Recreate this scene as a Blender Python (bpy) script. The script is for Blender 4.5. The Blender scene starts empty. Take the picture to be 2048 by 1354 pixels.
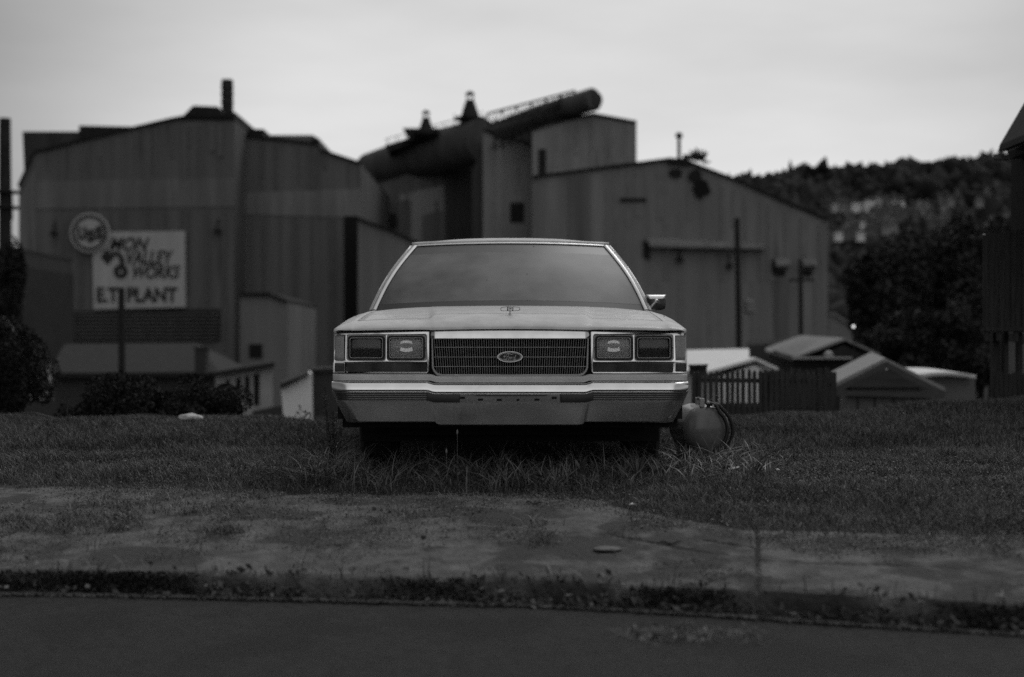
import bpy, bmesh, math, random
import numpy as np
from mathutils import Vector, Matrix, noise as mnoise
random.seed(7); RNG = np.random.default_rng(7)
SC = bpy.context.scene
COL = SC.collection
R = math.radians

# ------------------------------------------------------------------ camera
F = 2844.0; HOR = 700.0; CAMZ = 0.95
PITCH = math.atan((HOR - 677) / F)
cd = bpy.data.cameras.new('camera'); cam = bpy.data.objects.new('camera', cd); COL.objects.link(cam)
cam.location = (0, 0, CAMZ); cam.rotation_euler = (math.pi/2 + PITCH, 0, 0)
cd.lens = 50; cd.sensor_width = 36; cd.clip_end = 8000; cd.clip_start = .05
cd.dof.use_dof = True; cd.dof.focus_distance = 8.4; cd.dof.aperture_fstop = 1.4
SC.camera = cam

# ------------------------------------------------------------------ world, sun, exposure
w = bpy.data.worlds.new('World'); SC.world = w; w.use_nodes = True
SUN_EL, SUN_AZ = R(52), R(28)            # azimuth measured from +Y (view direction) to the right
def build_world():
    nt = w.node_tree; N = nt.nodes; L = nt.links; N.clear()
    out = N.new('ShaderNodeOutputWorld'); bg = N.new('ShaderNodeBackground')
    sky = N.new('ShaderNodeTexSky'); sky.sky_type = 'NISHITA'; sky.sun_disc = False
    sky.sun_elevation = SUN_EL; sky.sun_rotation = SUN_AZ; sky.dust_density = 5; sky.air_density = 1; sky.ozone_density = 1
    bw = N.new('ShaderNodeRGBToBW'); L.new(sky.outputs[0], bw.inputs[0])
    tc = N.new('ShaderNodeTexCoord'); sep = N.new('ShaderNodeSeparateXYZ'); L.new(tc.outputs['Generated'], sep.inputs[0])
    # overcast deck: brightness falls from the horizon to the zenith
    mr = N.new('ShaderNodeValToRGB'); L.new(sep.outputs['Z'], mr.inputs[0])
    e = mr.color_ramp.elements
    e[0].position = 0.0; e[0].color = (5.7,)*3 + (1,)
    e[1].position = 1.0; e[1].color = (3.9,)*3 + (1,)
    for p, c in ((.10, 5.6), (.22, 4.9), (.40, 4.5), (.65, 4.1)):
        x = e.new(p); x.color = (c, c, c, 1)
    # sky dimmed towards both sides, standing in for lens vignetting
    az = N.new('ShaderNodeMapRange'); az.interpolation_type = 'SMOOTHSTEP'
    az.inputs['From Min'].default_value = -.50; az.inputs['From Max'].default_value = -.12
    az.inputs['To Min'].default_value = .18; az.inputs['To Max'].default_value = 1.0
    L.new(sep.outputs['X'], az.inputs['Value'])
    az2 = N.new('ShaderNodeMapRange'); az2.interpolation_type = 'SMOOTHSTEP'
    az2.inputs['From Min'].default_value = .20; az2.inputs['From Max'].default_value = .50
    az2.inputs['To Min'].default_value = 1.0; az2.inputs['To Max'].default_value = .42
    L.new(sep.outputs['X'], az2.inputs['Value'])
    mp = N.new('ShaderNodeMapping'); mp.inputs['Scale'].default_value = (2.2, 2.2, 9.0); L.new(tc.outputs['Generated'], mp.inputs[0])
    ns = N.new('ShaderNodeTexNoise'); ns.inputs['Scale'].default_value = 1.6; ns.inputs['Detail'].default_value = 5
    L.new(mp.outputs[0], ns.inputs['Vector'])
    nm = N.new('ShaderNodeMapRange'); nm.inputs['From Min'].default_value = .3; nm.inputs['From Max'].default_value = .7
    nm.inputs['To Min'].default_value = .85; nm.inputs['To Max'].default_value = 1.08; L.new(ns.outputs[0], nm.inputs['Value'])
    def mul(a, b):
        m = N.new('ShaderNodeMath'); m.operation = 'MULTIPLY'; L.new(a, m.inputs[0]); L.new(b, m.inputs[1]); return m.outputs[0]
    c = mul(mul(mr.outputs[0], az.outputs[0]), mul(az2.outputs[0], nm.outputs[0]))
    mix = N.new('ShaderNodeMix'); mix.data_type = 'FLOAT'; mix.inputs[0].default_value = .9
    L.new(bw.outputs[0], mix.inputs[2]); L.new(c, mix.inputs[3])
    L.new(mix.outputs[0], bg.inputs[0]); bg.inputs[1].default_value = .122
    L.new(bg.outputs[0], out.inputs[0])
build_world()
sd = bpy.data.lights.new('sun', 'SUN'); sun = bpy.data.objects.new('sun', sd); COL.objects.link(sun)
sd.energy = .5; sd.angle = R(25); sd.color = (1, 1, 1)
sun.rotation_euler = Vector((math.sin(SUN_AZ)*math.cos(SUN_EL), math.cos(SUN_AZ)*math.cos(SUN_EL), math.sin(SUN_EL))).to_track_quat('Z', 'Y').to_euler()
SC.view_settings.view_transform = 'Standard'; SC.view_settings.look = 'None'
SC.view_settings.exposure = .2; SC.view_settings.gamma = 1; SC.view_settings.use_curve_mapping = False
SC.cycles.use_denoising = False
SC.cycles.max_bounces = 8; SC.cycles.transparent_max_bounces = 12

# ------------------------------------------------------------------ helpers
def P(px, py, Y):
    u = (px - 1024) / F; v = (677 - py) / F
    c, s = math.cos(PITCH), math.sin(PITCH)
    t = Y / (c - v * s)
    return Vector((u * t, Y, CAMZ + t * (s + v * c)))

_m = {}
def mat(name, col, rough=.8, metal=0, var=.25, scale=6, stretch=(1, 1, 1), bump=0, bscale=40, spec=.5, coat=0, detail=6, emit=0, trans=0, ior=1.45, spots=None):
    if name in _m: return _m[name]
    m = bpy.data.materials.new(name); m.use_nodes = True; nt = m.node_tree; N = nt.nodes; L = nt.links
    b = N['Principled BSDF']; b.inputs['Roughness'].default_value = rough; b.inputs['Metallic'].default_value = metal
    b.inputs['Specular IOR Level'].default_value = spec; b.inputs['Coat Weight'].default_value = coat
    b.inputs['Transmission Weight'].default_value = trans; b.inputs['IOR'].default_value = ior
    tc = N.new('ShaderNodeTexCoord'); mp = N.new('ShaderNodeMapping'); mp.inputs['Scale'].default_value = stretch
    L.new(tc.outputs['Object'], mp.inputs[0])
    ns = N.new('ShaderNodeTexNoise'); ns.inputs['Scale'].default_value = scale; ns.inputs['Detail'].default_value = detail
    ns.inputs['Roughness'].default_value = .6; L.new(mp.outputs[0], ns.inputs['Vector'])
    rp = N.new('ShaderNodeValToRGB'); L.new(ns.outputs[0], rp.inputs[0]); e = rp.color_ramp.elements
    e[0].position = .32; e[1].position = .68
    e[0].color = (col*(1-var),)*3 + (1,); e[1].color = (min(1, col*(1+var)),)*3 + (1,)
    last = rp.outputs[0]
    if spots:                                   # (scale, threshold, value) real blotches / stains
        s2 = N.new('ShaderNodeTexNoise'); s2.inputs['Scale'].default_value = spots[0]; s2.inputs['Detail'].default_value = 5
        L.new(mp.outputs[0], s2.inputs['Vector'])
        r2 = N.new('ShaderNodeMapRange'); r2.inputs['From Min'].default_value = spots[1]; r2.inputs['From Max'].default_value = spots[1]+.08
        L.new(s2.outputs[0], r2.inputs['Value'])
        mx = N.new('ShaderNodeMix'); mx.data_type = 'RGBA'; L.new(r2.outputs[0], mx.inputs[0]); L.new(last, mx.inputs[6])
        mx.inputs[7].default_value = (spots[2],)*3 + (1,); last = mx.outputs[2]
    L.new(last, b.inputs['Base Color'])
    if bump:
        n2 = N.new('ShaderNodeTexNoise'); n2.inputs['Scale'].default_value = bscale; n2.inputs['Detail'].default_value = 6
        L.new(mp.outputs[0], n2.inputs['Vector'])
        bp = N.new('ShaderNodeBump'); bp.inputs['Strength'].default_value = min(1, bump); bp.inputs['Distance'].default_value = .02
        L.new(n2.outputs[0], bp.inputs['Height']); L.new(bp.outputs[0], b.inputs['Normal'])
    if emit:
        b.inputs['Emission Color'].default_value = (1, 1, 1, 1); b.inputs['Emission Strength'].default_value = emit
    _m[name] = m
    return m

class MB:
    def __init__(s): s.v = []; s.f = []
    def add(s, vs, fs):
        o = len(s.v); s.v += [tuple(v) for v in vs]; s.f += [tuple(i+o for i in f) for f in fs]; return s
    def box(s, a, b):
        x0, y0, z0 = a; x1, y1, z1 = b
        return s.add([(x0,y0,z0),(x1,y0,z0),(x1,y1,z0),(x0,y1,z0),(x0,y0,z1),(x1,y0,z1),(x1,y1,z1),(x0,y1,z1)],
                     [(0,3,2,1),(4,5,6,7),(0,1,5,4),(1,2,6,5),(2,3,7,6),(3,0,4,7)])
    def prism(s, pts, off):                      # polygon (3d points) swept along off
        n = len(pts); off = Vector(off); A = [Vector(p) for p in pts]
        return s.add(A + [p+off for p in A], [tuple(range(n)), tuple(range(2*n-1, n-1, -1))] + [(i, i+n, (i+1) % n+n, (i+1) % n) for i in range(n)])
    def bar(s, a, b, wd, dp=None):
        a = Vector(a); b = Vector(b); d = (b-a).normalized(); dp = dp or wd
        u = d.cross(Vector((0,1,0)));  u = u.normalized() if u.length > .1 else Vector((1,0,0)); v = d.cross(u)
        q = [u*sx*wd/2 + v*sy*dp/2 for sx, sy in ((-1,-1),(1,-1),(1,1),(-1,1))]
        return s.add([a+k for k in q] + [b+k for k in q], [(0,3,2,1),(4,5,6,7),(0,1,5,4),(1,2,6,5),(2,3,7,6),(3,0,4,7)])
    def tube(s, path, rad, n=10, cap=True):
        path = [Vector(p) for p in path]; rings = []; up = Vector((.13,.21,.97)).normalized()
        if not hasattr(rad, '__len__'): rad = [rad]*len(path)
        u = None
        for i, p in enumerate(path):
            d = (path[min(i+1, len(path)-1)] - path[max(i-1, 0)]).normalized()
            if u is None:
                u = d.cross(up)
                if u.length < .2: u = d.cross(Vector((1,0,0)))
                u.normalize()
            else: u = (u - d*u.dot(d)).normalized()
            v = d.cross(u)
            rings.append([p + (u*math.cos(a) + v*math.sin(a))*rad[i] for a in [2*math.pi*k/n for k in range(n)]])
        vs = [q for r in rings for q in r]; fs = []
        for i in range(len(path)-1):
            for k in range(n): fs.append((i*n+k, i*n+(k+1) % n, (i+1)*n+(k+1) % n, (i+1)*n+k))
        if cap: fs += [tuple(range(n-1, -1, -1)), tuple((len(path)-1)*n+k for k in range(n))]
        return s.add(vs, fs)
    def grid(s, rows, close=False):              # rows of equal length points
        n = len(rows[0]); vs = [p for r in rows for p in r]; fs = []
        for i in range(len(rows)-1):
            for k in range(n if close else n-1):
                fs.append((i*n+k, i*n+(k+1) % n, (i+1)*n+(k+1) % n, (i+1)*n+k))
        return s.add(vs, fs)
    def lathe(s, prof, base, axis='Z', n=24):     # prof: (r, h)
        b = Vector(base); rows = []
        for r, h in prof:
            row = []
            for k in range(n):
                a = 2*math.pi*k/n; c, d = r*math.cos(a), r*math.sin(a)
                row.append(b + (Vector((c,d,h)) if axis == 'Z' else Vector((c,h,d)) if axis == 'Y' else Vector((h,c,d))))
            rows.append(row)
        return s.grid(rows, True)
    def build(s, name, m, parent=None, smooth=0, bevel=0, seg=2, solid=0, sub=0, rot=None, **tags):
        me = bpy.data.meshes.new(name)
        off = Vector((0,0,0))
        if parent is not None:
            p = parent
            while p is not None: off = off + Vector(p.location); p = p.parent
        elif s.v:
            A = np.array(s.v); off = Vector(((A[:,0].min()+A[:,0].max())/2, (A[:,1].min()+A[:,1].max())/2, A[:,2].min()))
        me.from_pydata([tuple(Vector(v)-off) for v in s.v], [], s.f)
        bm = bmesh.new(); bm.from_mesh(me)
        bmesh.ops.remove_doubles(bm, verts=bm.verts, dist=1e-5)
        bmesh.ops.recalc_face_normals(bm, faces=bm.faces); bm.to_mesh(me); bm.free()
        if smooth:
            me.polygons.foreach_set('use_smooth', [True]*len(me.polygons)); me.set_sharp_from_angle(angle=R(smooth))
        me.materials.append(m)
        o = bpy.data.objects.new(name, me); COL.objects.link(o)
        if parent is not None: o.parent = parent
        else: o.location = off
        if solid: md = o.modifiers.new('solid', 'SOLIDIFY'); md.thickness = solid; md.offset = -1
        if bevel: md = o.modifiers.new('bevel', 'BEVEL'); md.width = bevel; md.segments = seg; md.limit_method = 'ANGLE'; md.angle_limit = R(35); md.harden_normals = False
        if sub: md = o.modifiers.new('sub', 'SUBSURF'); md.levels = sub; md.render_levels = sub
        tag(o, **tags)
        return o

def tag(o, label=None, cat=None, group=None, kind=None):
    if label: o['label'] = label
    if cat: o['category'] = cat
    if group: o['group'] = group
    if kind: o['kind'] = kind
    return o
def thing(name, loc, label, cat, group=None):
    o = bpy.data.objects.new(name, None); COL.objects.link(o); o.location = loc; o.empty_display_size = .2
    return tag(o, label, cat, group)

def curve_mesh(loops, y0, depth, bevel=0, name='c'):
    """flat plate from 2-D loops in x,z (inner loops become holes); front face at y0, thickness depth. returns (verts, faces)"""
    cu = bpy.data.curves.new(name, 'CURVE'); cu.dimensions = '2D'; cu.fill_mode = 'BOTH'
    for lp in loops:
        sp = cu.splines.new('POLY'); sp.points.add(len(lp)-1); sp.use_cyclic_u = True
        for q, (x, z) in zip(sp.points, lp): q.co = (x, z, 0, 1)
    cu.extrude = max(0, depth/2 - bevel); cu.bevel_depth = bevel; cu.bevel_resolution = 1
    if bevel: cu.offset = -bevel
    return _curve_out(cu, y0, depth)
def _curve_out(cu, y0, depth):
    o = bpy.data.objects.new('tmp', cu); COL.objects.link(o)
    dg = bpy.context.evaluated_depsgraph_get(); me = bpy.data.meshes.new_from_object(o.evaluated_get(dg))
    vs = [(v.co.x, y0 + depth/2 - v.co.z, v.co.y) for v in me.vertices]; fs = [tuple(p.vertices) for p in me.polygons]
    bpy.data.objects.remove(o); bpy.data.meshes.remove(me); bpy.data.curves.remove(cu)
    return vs, fs
def text_mesh(txt, x, z, y0, size, depth, shear=0, offset=0, sx=1.0, align='LEFT'):
    cu = bpy.data.curves.new('t', 'FONT'); cu.body = txt; cu.size = size; cu.extrude = depth/2; cu.shear = shear; cu.offset = offset
    cu.align_x = align
    vs, fs = _curve_out(cu, y0, depth)
    return [(x + a*sx, b, z + c) for a, b, c in vs], fs
def rrect(x0, x1, z0, z1, r, n=5):
    out = []
    for cx, cz, a0 in ((x1-r, z1-r, 0), (x0+r, z1-r, 90), (x0+r, z0+r, 180), (x1-r, z0+r, 270)):
        for k in range(n+1):
            a = R(a0 + 90*k/n); out.append((cx + r*math.cos(a), cz + r*math.sin(a)))
    return out
def ellipse(cx, cz, rx, rz, n=32):
    return [(cx+rx*math.cos(2*math.pi*k/n), cz+rz*math.sin(2*math.pi*k/n)) for k in range(n)]
def interp(x, pts):
    return float(np.interp(x, [p[0] for p in pts], [p[1] for p in pts]))
def sstep(t): t = max(0., min(1., t)); return t*t*(3-2*t)
def fast_mesh(name, V, F4, m, loc=(0,0,0), parent=None, smooth=False, **tags):
    """V (n,3) array, F4 list of arrays of faces (k, nv)"""
    me = bpy.data.meshes.new(name); V = np.asarray(V, dtype=np.float32)
    me.vertices.add(len(V)); me.vertices.foreach_set('co', V.ravel())
    nl = sum(a.size for a in F4); npoly = sum(len(a) for a in F4)
    me.loops.add(nl); me.polygons.add(npoly)
    me.loops.foreach_set('vertex_index', np.concatenate([a.ravel() for a in F4]).astype(np.int32))
    tot = np.concatenate([np.full(len(a), a.shape[1]) for a in F4]); st = np.concatenate([[0], np.cumsum(tot)[:-1]])
    me.polygons.foreach_set('loop_start', st.astype(np.int32))
    if smooth: me.polygons.foreach_set('use_smooth', np.ones(npoly, dtype=bool))
    me.update(calc_edges=True); me.validate()
    me.materials.append(m); o = bpy.data.objects.new(name, me); COL.objects.link(o); o.location = loc
    if parent is not None: o.parent = parent
    tag(o, **tags); return o

# ------------------------------------------------------------------ terrain
KERB = [(-40, 12.0), (-12, 7.3), (-2.0, 5.62), (-1, 5.52), (0, 5.37), (.8, 5.15), (1.73, 4.81), (2.4, 4.55), (12, .9), (40, -9)]
BACK = [(-40, 13.8), (-12, 9.2), (-4, 7.72), (-2.1, 7.4), (-1.2, 7.12), (0, 7.0), (.42, 6.83), (.72, 6.27), (1.0, 5.95), (1.4, 5.85), (2.06, 5.72), (4, 5.3), (12, 2.5), (40, -7.4)]
def yk(x): return interp(x, KERB)
def yb(x): return interp(x, BACK)
RIDGE = [(-3000, 240), (-400, 225), (0, 215), (400, 130), (900, 130), (1250, 250), (1450, 298), (1600, 318), (1750, 330), (2048, 346), (2600, 370), (4500, 290)]
KX = np.array([p[0] for p in KERB]); KY = np.array([p[1] for p in KERB])
def Zg(x, y):
    """ground height, numpy arrays"""
    x = np.asarray(x, float); y = np.asarray(y, float)
    s = y - np.interp(x, KX, KY)
    near = np.interp(s, [-.02, 0, .9, 1.6, 2.4, 4], [-.03, .08, .17, .205, .265, .27])
    crest = np.interp(x, [-12, -4, -2, 0, 2, 3, 4.1, 6, 12], [.4, .34, .31, .29, .36, .37, .48, .62, .8])
    crest = crest + .016*np.sin(2.1*x+.6) + .011*np.sin(5.3*x+1) + .006*np.sin(11*x)
    t = np.clip((y - 8.6)/3.6, 0, 1); t = t*t*(3-2*t)
    z = near*(1-t) + crest*t
    d = np.clip(y-12.4, 0, None)
    drop = np.where(d < 2, .07*d*d, .28 + (d-2)*.29)
    z = np.maximum(z - drop, -15)
    px = 1024 + F*x/np.maximum(y, 1)
    rd = np.interp(px, [p[0] for p in RIDGE], [p[1] for p in RIDGE])
    ramp = np.clip((y-430)/(1250-430), 0, 1)
    hz = -15 + ramp*(rd*np.minimum(y, 1250)/F + .95 + 15)
    hz = np.where(y > 1250, hz - (y-1250)*.05, hz)
    return np.where(y > 430, hz, z)
def zg(x, y): return float(Zg(np.array([x]), np.array([y]))[0])
def vnoise(x, y, s, seed=0):
    return mnoise.noise(Vector((x*s, y*s, seed*7.3)))

M_lawn = mat('soil', .020, .95, var=.35, scale=5, bump=.8, bscale=30, spots=(2.2, .58, .06))
def axis(parts):
    a = []
    for lo, hi, n in parts: a += list(np.linspace(lo, hi, n, endpoint=False))
    a.append(parts[-1][1]); return np.array(a)
gx = axis([(-3000, -400, 14), (-400, -60, 20), (-60, -8, 26), (-8, 8, 130), (8, 60, 26), (60, 400, 30), (400, 1500, 40), (1500, 3500, 10)])
gy = axis([(-1500, -60, 6), (-60, -4, 8), (-4, 4.2, 24), (4.2, 14, 130), (14, 70, 40), (70, 430, 20), (430, 1300, 50), (1300, 3500, 8)])
GX, GY = np.meshgrid(gx, gy); GZ = Zg(GX, GY)
for i in range(GX.shape[0]):
    for j in range(GX.shape[1]):
        x, y = GX[i, j], GY[i, j]
        if 4 < y < 15 and abs(x) < 9 and y - np.interp(x, KX, KY) > .1: GZ[i, j] += .018*vnoise(x, y, 1.3) + .008*vnoise(x, y, 5, 2) - .012
        if y > 430: GZ[i, j] += 6*vnoise(x, y, .008, 3)
GZ[(GY - np.interp(GX, KX, KY)) < .1] = np.minimum(GZ[(GY - np.interp(GX, KX, KY)) < .1], -.03)
ny, nx = GX.shape; idx = np.arange(nx*ny).reshape(ny, nx)
Fq = np.stack([idx[:-1,:-1].ravel(), idx[:-1,1:].ravel(), idx[1:,1:].ravel(), idx[1:,:-1].ravel()], 1)
fast_mesh('ground', np.stack([GX.ravel(), GY.ravel(), GZ.ravel()], 1), [Fq], M_lawn, smooth=True, kind='structure')

# road
M_road = mat('asphalt', .023, .85, var=.5, scale=22, bump=1, bscale=110, spots=(1.9, .52, .013), detail=10)
mb = MB(); rows = []
for yy in np.concatenate([np.linspace(-80, -4, 12), np.linspace(-3, 1, 30)]):
    rows.append([(x, yk(x) - .012 + (yy-1 if yy < 1 else 0)*1.0 + 0, 0) for x in np.linspace(-40, 40, 161)])
rows = []
for s in np.concatenate([np.linspace(-60, -6, 10), np.linspace(-5.5, -.0, 56)]):
    rows.append([(x, yk(x) + s, (.012*vnoise(x, s, .9, 4) + .003*vnoise(x, s, 9, 5) if s > -5.6 else 0)) for x in np.linspace(-40, 40, 321)])
mb.grid(rows).build('road', M_road, smooth=60, kind='structure')

# pavement slabs with a crumbling kerb edge
M_slab = mat('concrete', .125, .9, var=.5, scale=7, bump=1, bscale=45, spots=(3.2, .50, .052), detail=10)
def pavement(xa, xb, name, step, nt):
    mb = MB(); n = max(2, int((xb-xa)/step)); rows = []
    for x in np.linspace(xa, xb, n):
        k, b = yk(x), yb(x); row = []
        jit = .018*vnoise(x, 0, 3, 8) + .010*vnoise(x, 0, 14, 9)
        for zz in (-.02, .02, .05): row.append((x, k + jit*.6 + .01*vnoise(x, zz, 20, 11), zz))
        for t in np.linspace(0, 1, nt):
            y = k + jit + t*(b + .35 - k)
            z = zg(x, y) if t > 0 else .075
            z = z + .004 + .006*vnoise(x, y, 2.5, 12) + .003*vnoise(x, y, 11, 13) - (.010 if t == 0 else 0) - .030*max(0, t-.82)/.18
            # cracks running along the slab
            yc = k + (b-k)*(.52 + .06*vnoise(x, 0, 1.2, 14))
            if x > -.2: z -= .024*math.exp(-((y-yc)/.013)**2)*(.25+.75*(vnoise(x, 1, 2.0, 15) > -.1))
            yc2 = k + (b-k)*(.72 + .10*vnoise(x, 0, .9, 24))
            if -1.2 < x < 1.0: z -= .02*math.exp(-((y-yc2)/.012)**2)*(vnoise(x, 2, 2.3, 25) > .05)
            for xj in (-2.35, .93, 2.9): z -= .022*math.exp(-((x - xj - .17*(y-5.4) - .006*vnoise(0, y, 4, 16))/.008)**2)
            if t < .12 and vnoise(x, 3, 1.7, 26) > .25: z -= .03*(1-t/.12)*(vnoise(x, 3, 1.7, 26)-.25)*3
            row.append((x, y, z))
        rows.append(row)
    return mb.grid(rows).build(name, M_slab, smooth=50, kind='structure')
pavement(-3.0, 2.8, 'pavement', .011, 120)
pavement(-9, -3.0, 'pavement', .06, 30); pavement(2.8, 7, 'pavement', .06, 30)

# ------------------------------------------------------------------ grass and weeds (numpy blades)
M_grass = mat('grass_blade', .11, .45, var=.6, scale=16, spec=.5, spots=(1.3, .50, .055))
M_grass2 = mat('grass_blade_tall', .115, .42, var=.5, scale=14, spec=.4)
M_straw = mat('straw', .20, .7, var=.5, scale=20)
M_leaf = mat('weed_leaf', .065, .5, var=.5, scale=20, spec=.4)
def blades(name, X, Y, H, W, lean, m, label, cat='grass', zoff=-.005, segs=3, kind='stuff'):
    n = len(X); Z = Zg(X, Y) + zoff
    a = RNG.uniform(0, 2*np.pi, n); dx, dy = np.cos(a), np.sin(a)
    b = a + np.pi/2 + RNG.normal(0, .5, n); wx, wy = np.cos(b)*W/2, np.sin(b)*W/2
    V = []; 
    for k in range(segs):
        t = k/segs; ww = 1 - .75*t*t
        bx = X + dx*lean*H*t**2; by = Y + dy*lean*H*t**2; bz = Z + H*t*(1 - .28*lean*t)
        V.append(np.stack([bx-wx*ww, by-wy*ww, bz], 1)); V.append(np.stack([bx+wx*ww, by+wy*ww, bz], 1))
    V.append(np.stack([X+dx*lean*H, Y+dy*lean*H, Z+H*(1-.28*lean)], 1))
    nv = 2*segs+1
    V = np.stack(V, 1).reshape(-1, 3); base = np.arange(n)*nv
    Q = [np.stack([base+2*k, base+2*k+1, base+2*k+3, base+2*k+2], 1) for k in range(segs-1)]
    T = np.stack([base+2*segs-2, base+2*segs-1, base+2*segs], 1)
    return fast_mesh(name, V, [np.concatenate(Q), T] if Q else [T], m, label=label, cat=cat, kind=kind)
def nz(X, Y, s, seed):
    return np.array([mnoise.noise(Vector((x*s, y*s, seed))) for x, y in zip(X, Y)])
def lawn_pts(n, y0, y1, margin=.6):
    Y = np.sqrt(RNG.uniform(y0**2, y1**2, n)); X = RNG.uniform(-1, 1, n)*(.37*Y+margin)
    return X, Y
def lawn_filter(X, Y, edge=.05, dirt=.0):
    b = np.interp(X, [p[0] for p in BACK], [p[1] for p in BACK])
    d = Y - b
    n1 = nz(X, Y, 1.1, 3.3)*.6 + nz(X, Y, 4.5, 8.1)*.4
    p = np.clip((d + .12 + n1*.55)/.55, 0, 1)             # ragged edge by the pavement
    bare = np.clip((n1 + nz(X, Y, .7, 5.5)*.7 - .08)*4, 0, 1)*np.clip((10.5-Y)/2, .3, 1)*np.where(X > .6, 1, .55)
    p = p*(1-.85*bare)
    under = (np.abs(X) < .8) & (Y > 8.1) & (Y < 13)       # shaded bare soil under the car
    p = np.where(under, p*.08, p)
    return RNG.uniform(0, 1, len(X)) < p
X, Y = lawn_pts(230000, 5.2, 9.4); k = lawn_filter(X, Y); X, Y = X[k], Y[k]
patch = np.clip(1 + .8*nz(X, Y, 1.9, 2.2) + .5*nz(X, Y, 6, 4.2), .35, 2.2)
blades('grass', X, Y, RNG.uniform(.022, .062, len(X))*patch, RNG.uniform(.0016, .0036, len(X)), RNG.uniform(.2, 1.2, len(X)), M_grass, 'short trodden lawn grass between the pavement and the car', segs=2)
X, Y = lawn_pts(170000, 9.4, 13.8, 1.0); k = lawn_filter(X, Y); X, Y = X[k], Y[k]
blades('grass', X, Y, RNG.uniform(.03, .075, len(X)), RNG.uniform(.003, .006, len(X)), RNG.uniform(.1, .9, len(X)), M_grass, 'lawn grass rising to the crest behind the car', segs=2)
# dead straw lying flat
X, Y = lawn_pts(16000, 5.2, 9.5); k = lawn_filter(X, Y) | (RNG.uniform(0, 1, len(X)) < .02); X, Y = X[k], Y[k]
blades('dry_straw_litter', X, Y, RNG.uniform(.012, .02, len(X)), RNG.uniform(.0012, .0022, len(X)), RNG.uniform(2, 5, len(X)), M_straw, 'pale dead grass stems lying over the lawn', cat='dry grass', segs=2, zoff=.006)
n = 7000; X = RNG.uniform(-3.4, 2.8, n); Y = np.interp(X, [p[0] for p in BACK], [p[1] for p in BACK]) + RNG.normal(.05, .09, n)
k = nz(X, Y, 2.5, 3.9) > -.1; X, Y = X[k], Y[k]
blades('dry_straw_litter', X, Y, RNG.uniform(.010, .02, len(X)), RNG.uniform(.0014, .003, len(X)), RNG.uniform(1.5, 4, len(X)), M_straw, 'pale dry grass fringe along the back edge of the pavement', cat='dry grass', segs=2, zoff=.008)
# low broad leaved ground cover
def leaves(name, X, Y, Z, S, m, asp=1.6, flat=.5, **tags):
    n = len(X); a = RNG.uniform(0, 2*np.pi, n); d = np.stack([np.cos(a), np.sin(a), RNG.normal(0, flat, n)], 1)
    d /= np.linalg.norm(d, axis=1)[:, None]
    u = RNG.normal(0, 1, (n, 3)); u[:, 2] *= flat; w_ = np.cross(d, u); w_ /= np.linalg.norm(w_, axis=1)[:, None]+1e-6
    w_ = np.cross(d, w_) if flat < .6 else w_
    C = np.stack([X, Y, Z], 1); S = S[:, None]
    V = np.stack([C - d*S*asp*.5, C - d*S*asp*.05 + w_*S*.5, C + d*S*asp*.5, C - d*S*asp*.05 - w_*S*.5], 1).reshape(-1, 3)
    b = np.arange(n)*4
    return fast_mesh(name, V, [np.stack([b, b+1, b+2, b+3], 1)], m, **tags)
X, Y = lawn_pts(52000, 5.4, 9.3); k = lawn_filter(X, Y) & (nz(X, Y, 1.5, 9.9) > -.15); X, Y = X[k], Y[k]
leaves('ground_cover', X, Y, Zg(X, Y)+RNG.uniform(.004, .026, len(X)), RNG.uniform(.004, .011, len(X)), M_leaf, 1.5, .5, label='low broad leaved weeds spreading through the lawn', cat='weeds', kind='stuff')
# long grass around the nose of the car
cx = RNG.uniform(-1.15, 1.4, 260); cy = RNG.uniform(7.25, 8.2, 260) + .25*(np.abs(cx) > .9)
X = np.repeat(cx, 11) + RNG.normal(0, .022, 260*11); Y = np.repeat(cy, 11) + RNG.normal(0, .022, 260*11)
blades('grass', X, Y, np.repeat(RNG.uniform(.45, 1.25, 260), 11)*RNG.uniform(.08, .21, len(X)), RNG.uniform(.003, .0075, len(X)), RNG.uniform(.3, 1.9, len(X)), M_grass2, 'long uncut grass tufts under the front bumper', segs=4)
X = RNG.uniform(.95, 1.75, 700); Y = RNG.uniform(8.6, 9.6, 700)
blades('grass', X, Y, RNG.uniform(.04, .12, len(X)), RNG.uniform(.003, .006, len(X)), RNG.uniform(.1, 1.2, len(X)), M_grass2, 'longer grass growing round the air tank', segs=3)
# weeds in the gutter and on the broken pavement
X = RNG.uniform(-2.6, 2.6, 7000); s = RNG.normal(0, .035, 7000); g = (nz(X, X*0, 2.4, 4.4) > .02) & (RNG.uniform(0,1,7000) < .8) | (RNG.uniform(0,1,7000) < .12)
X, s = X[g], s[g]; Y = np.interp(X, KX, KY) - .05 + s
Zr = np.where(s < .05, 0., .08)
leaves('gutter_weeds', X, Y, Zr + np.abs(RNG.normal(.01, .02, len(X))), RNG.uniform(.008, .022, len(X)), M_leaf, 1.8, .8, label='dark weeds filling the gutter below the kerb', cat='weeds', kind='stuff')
cx = RNG.uniform(-2.4, 2.4, 70); X = np.repeat(cx, 12)+RNG.normal(0, .02, 70*12); Y = np.interp(X, KX, KY) + RNG.normal(-.02, .03, len(X))
b_ = blades('grass', X, Y, RNG.uniform(.04, .12, len(X)), RNG.uniform(.003, .005, len(X)), RNG.uniform(.2, 1.5, len(X)), M_grass, 'wiry grass tufts sprouting along the kerb edge', segs=3)
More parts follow.
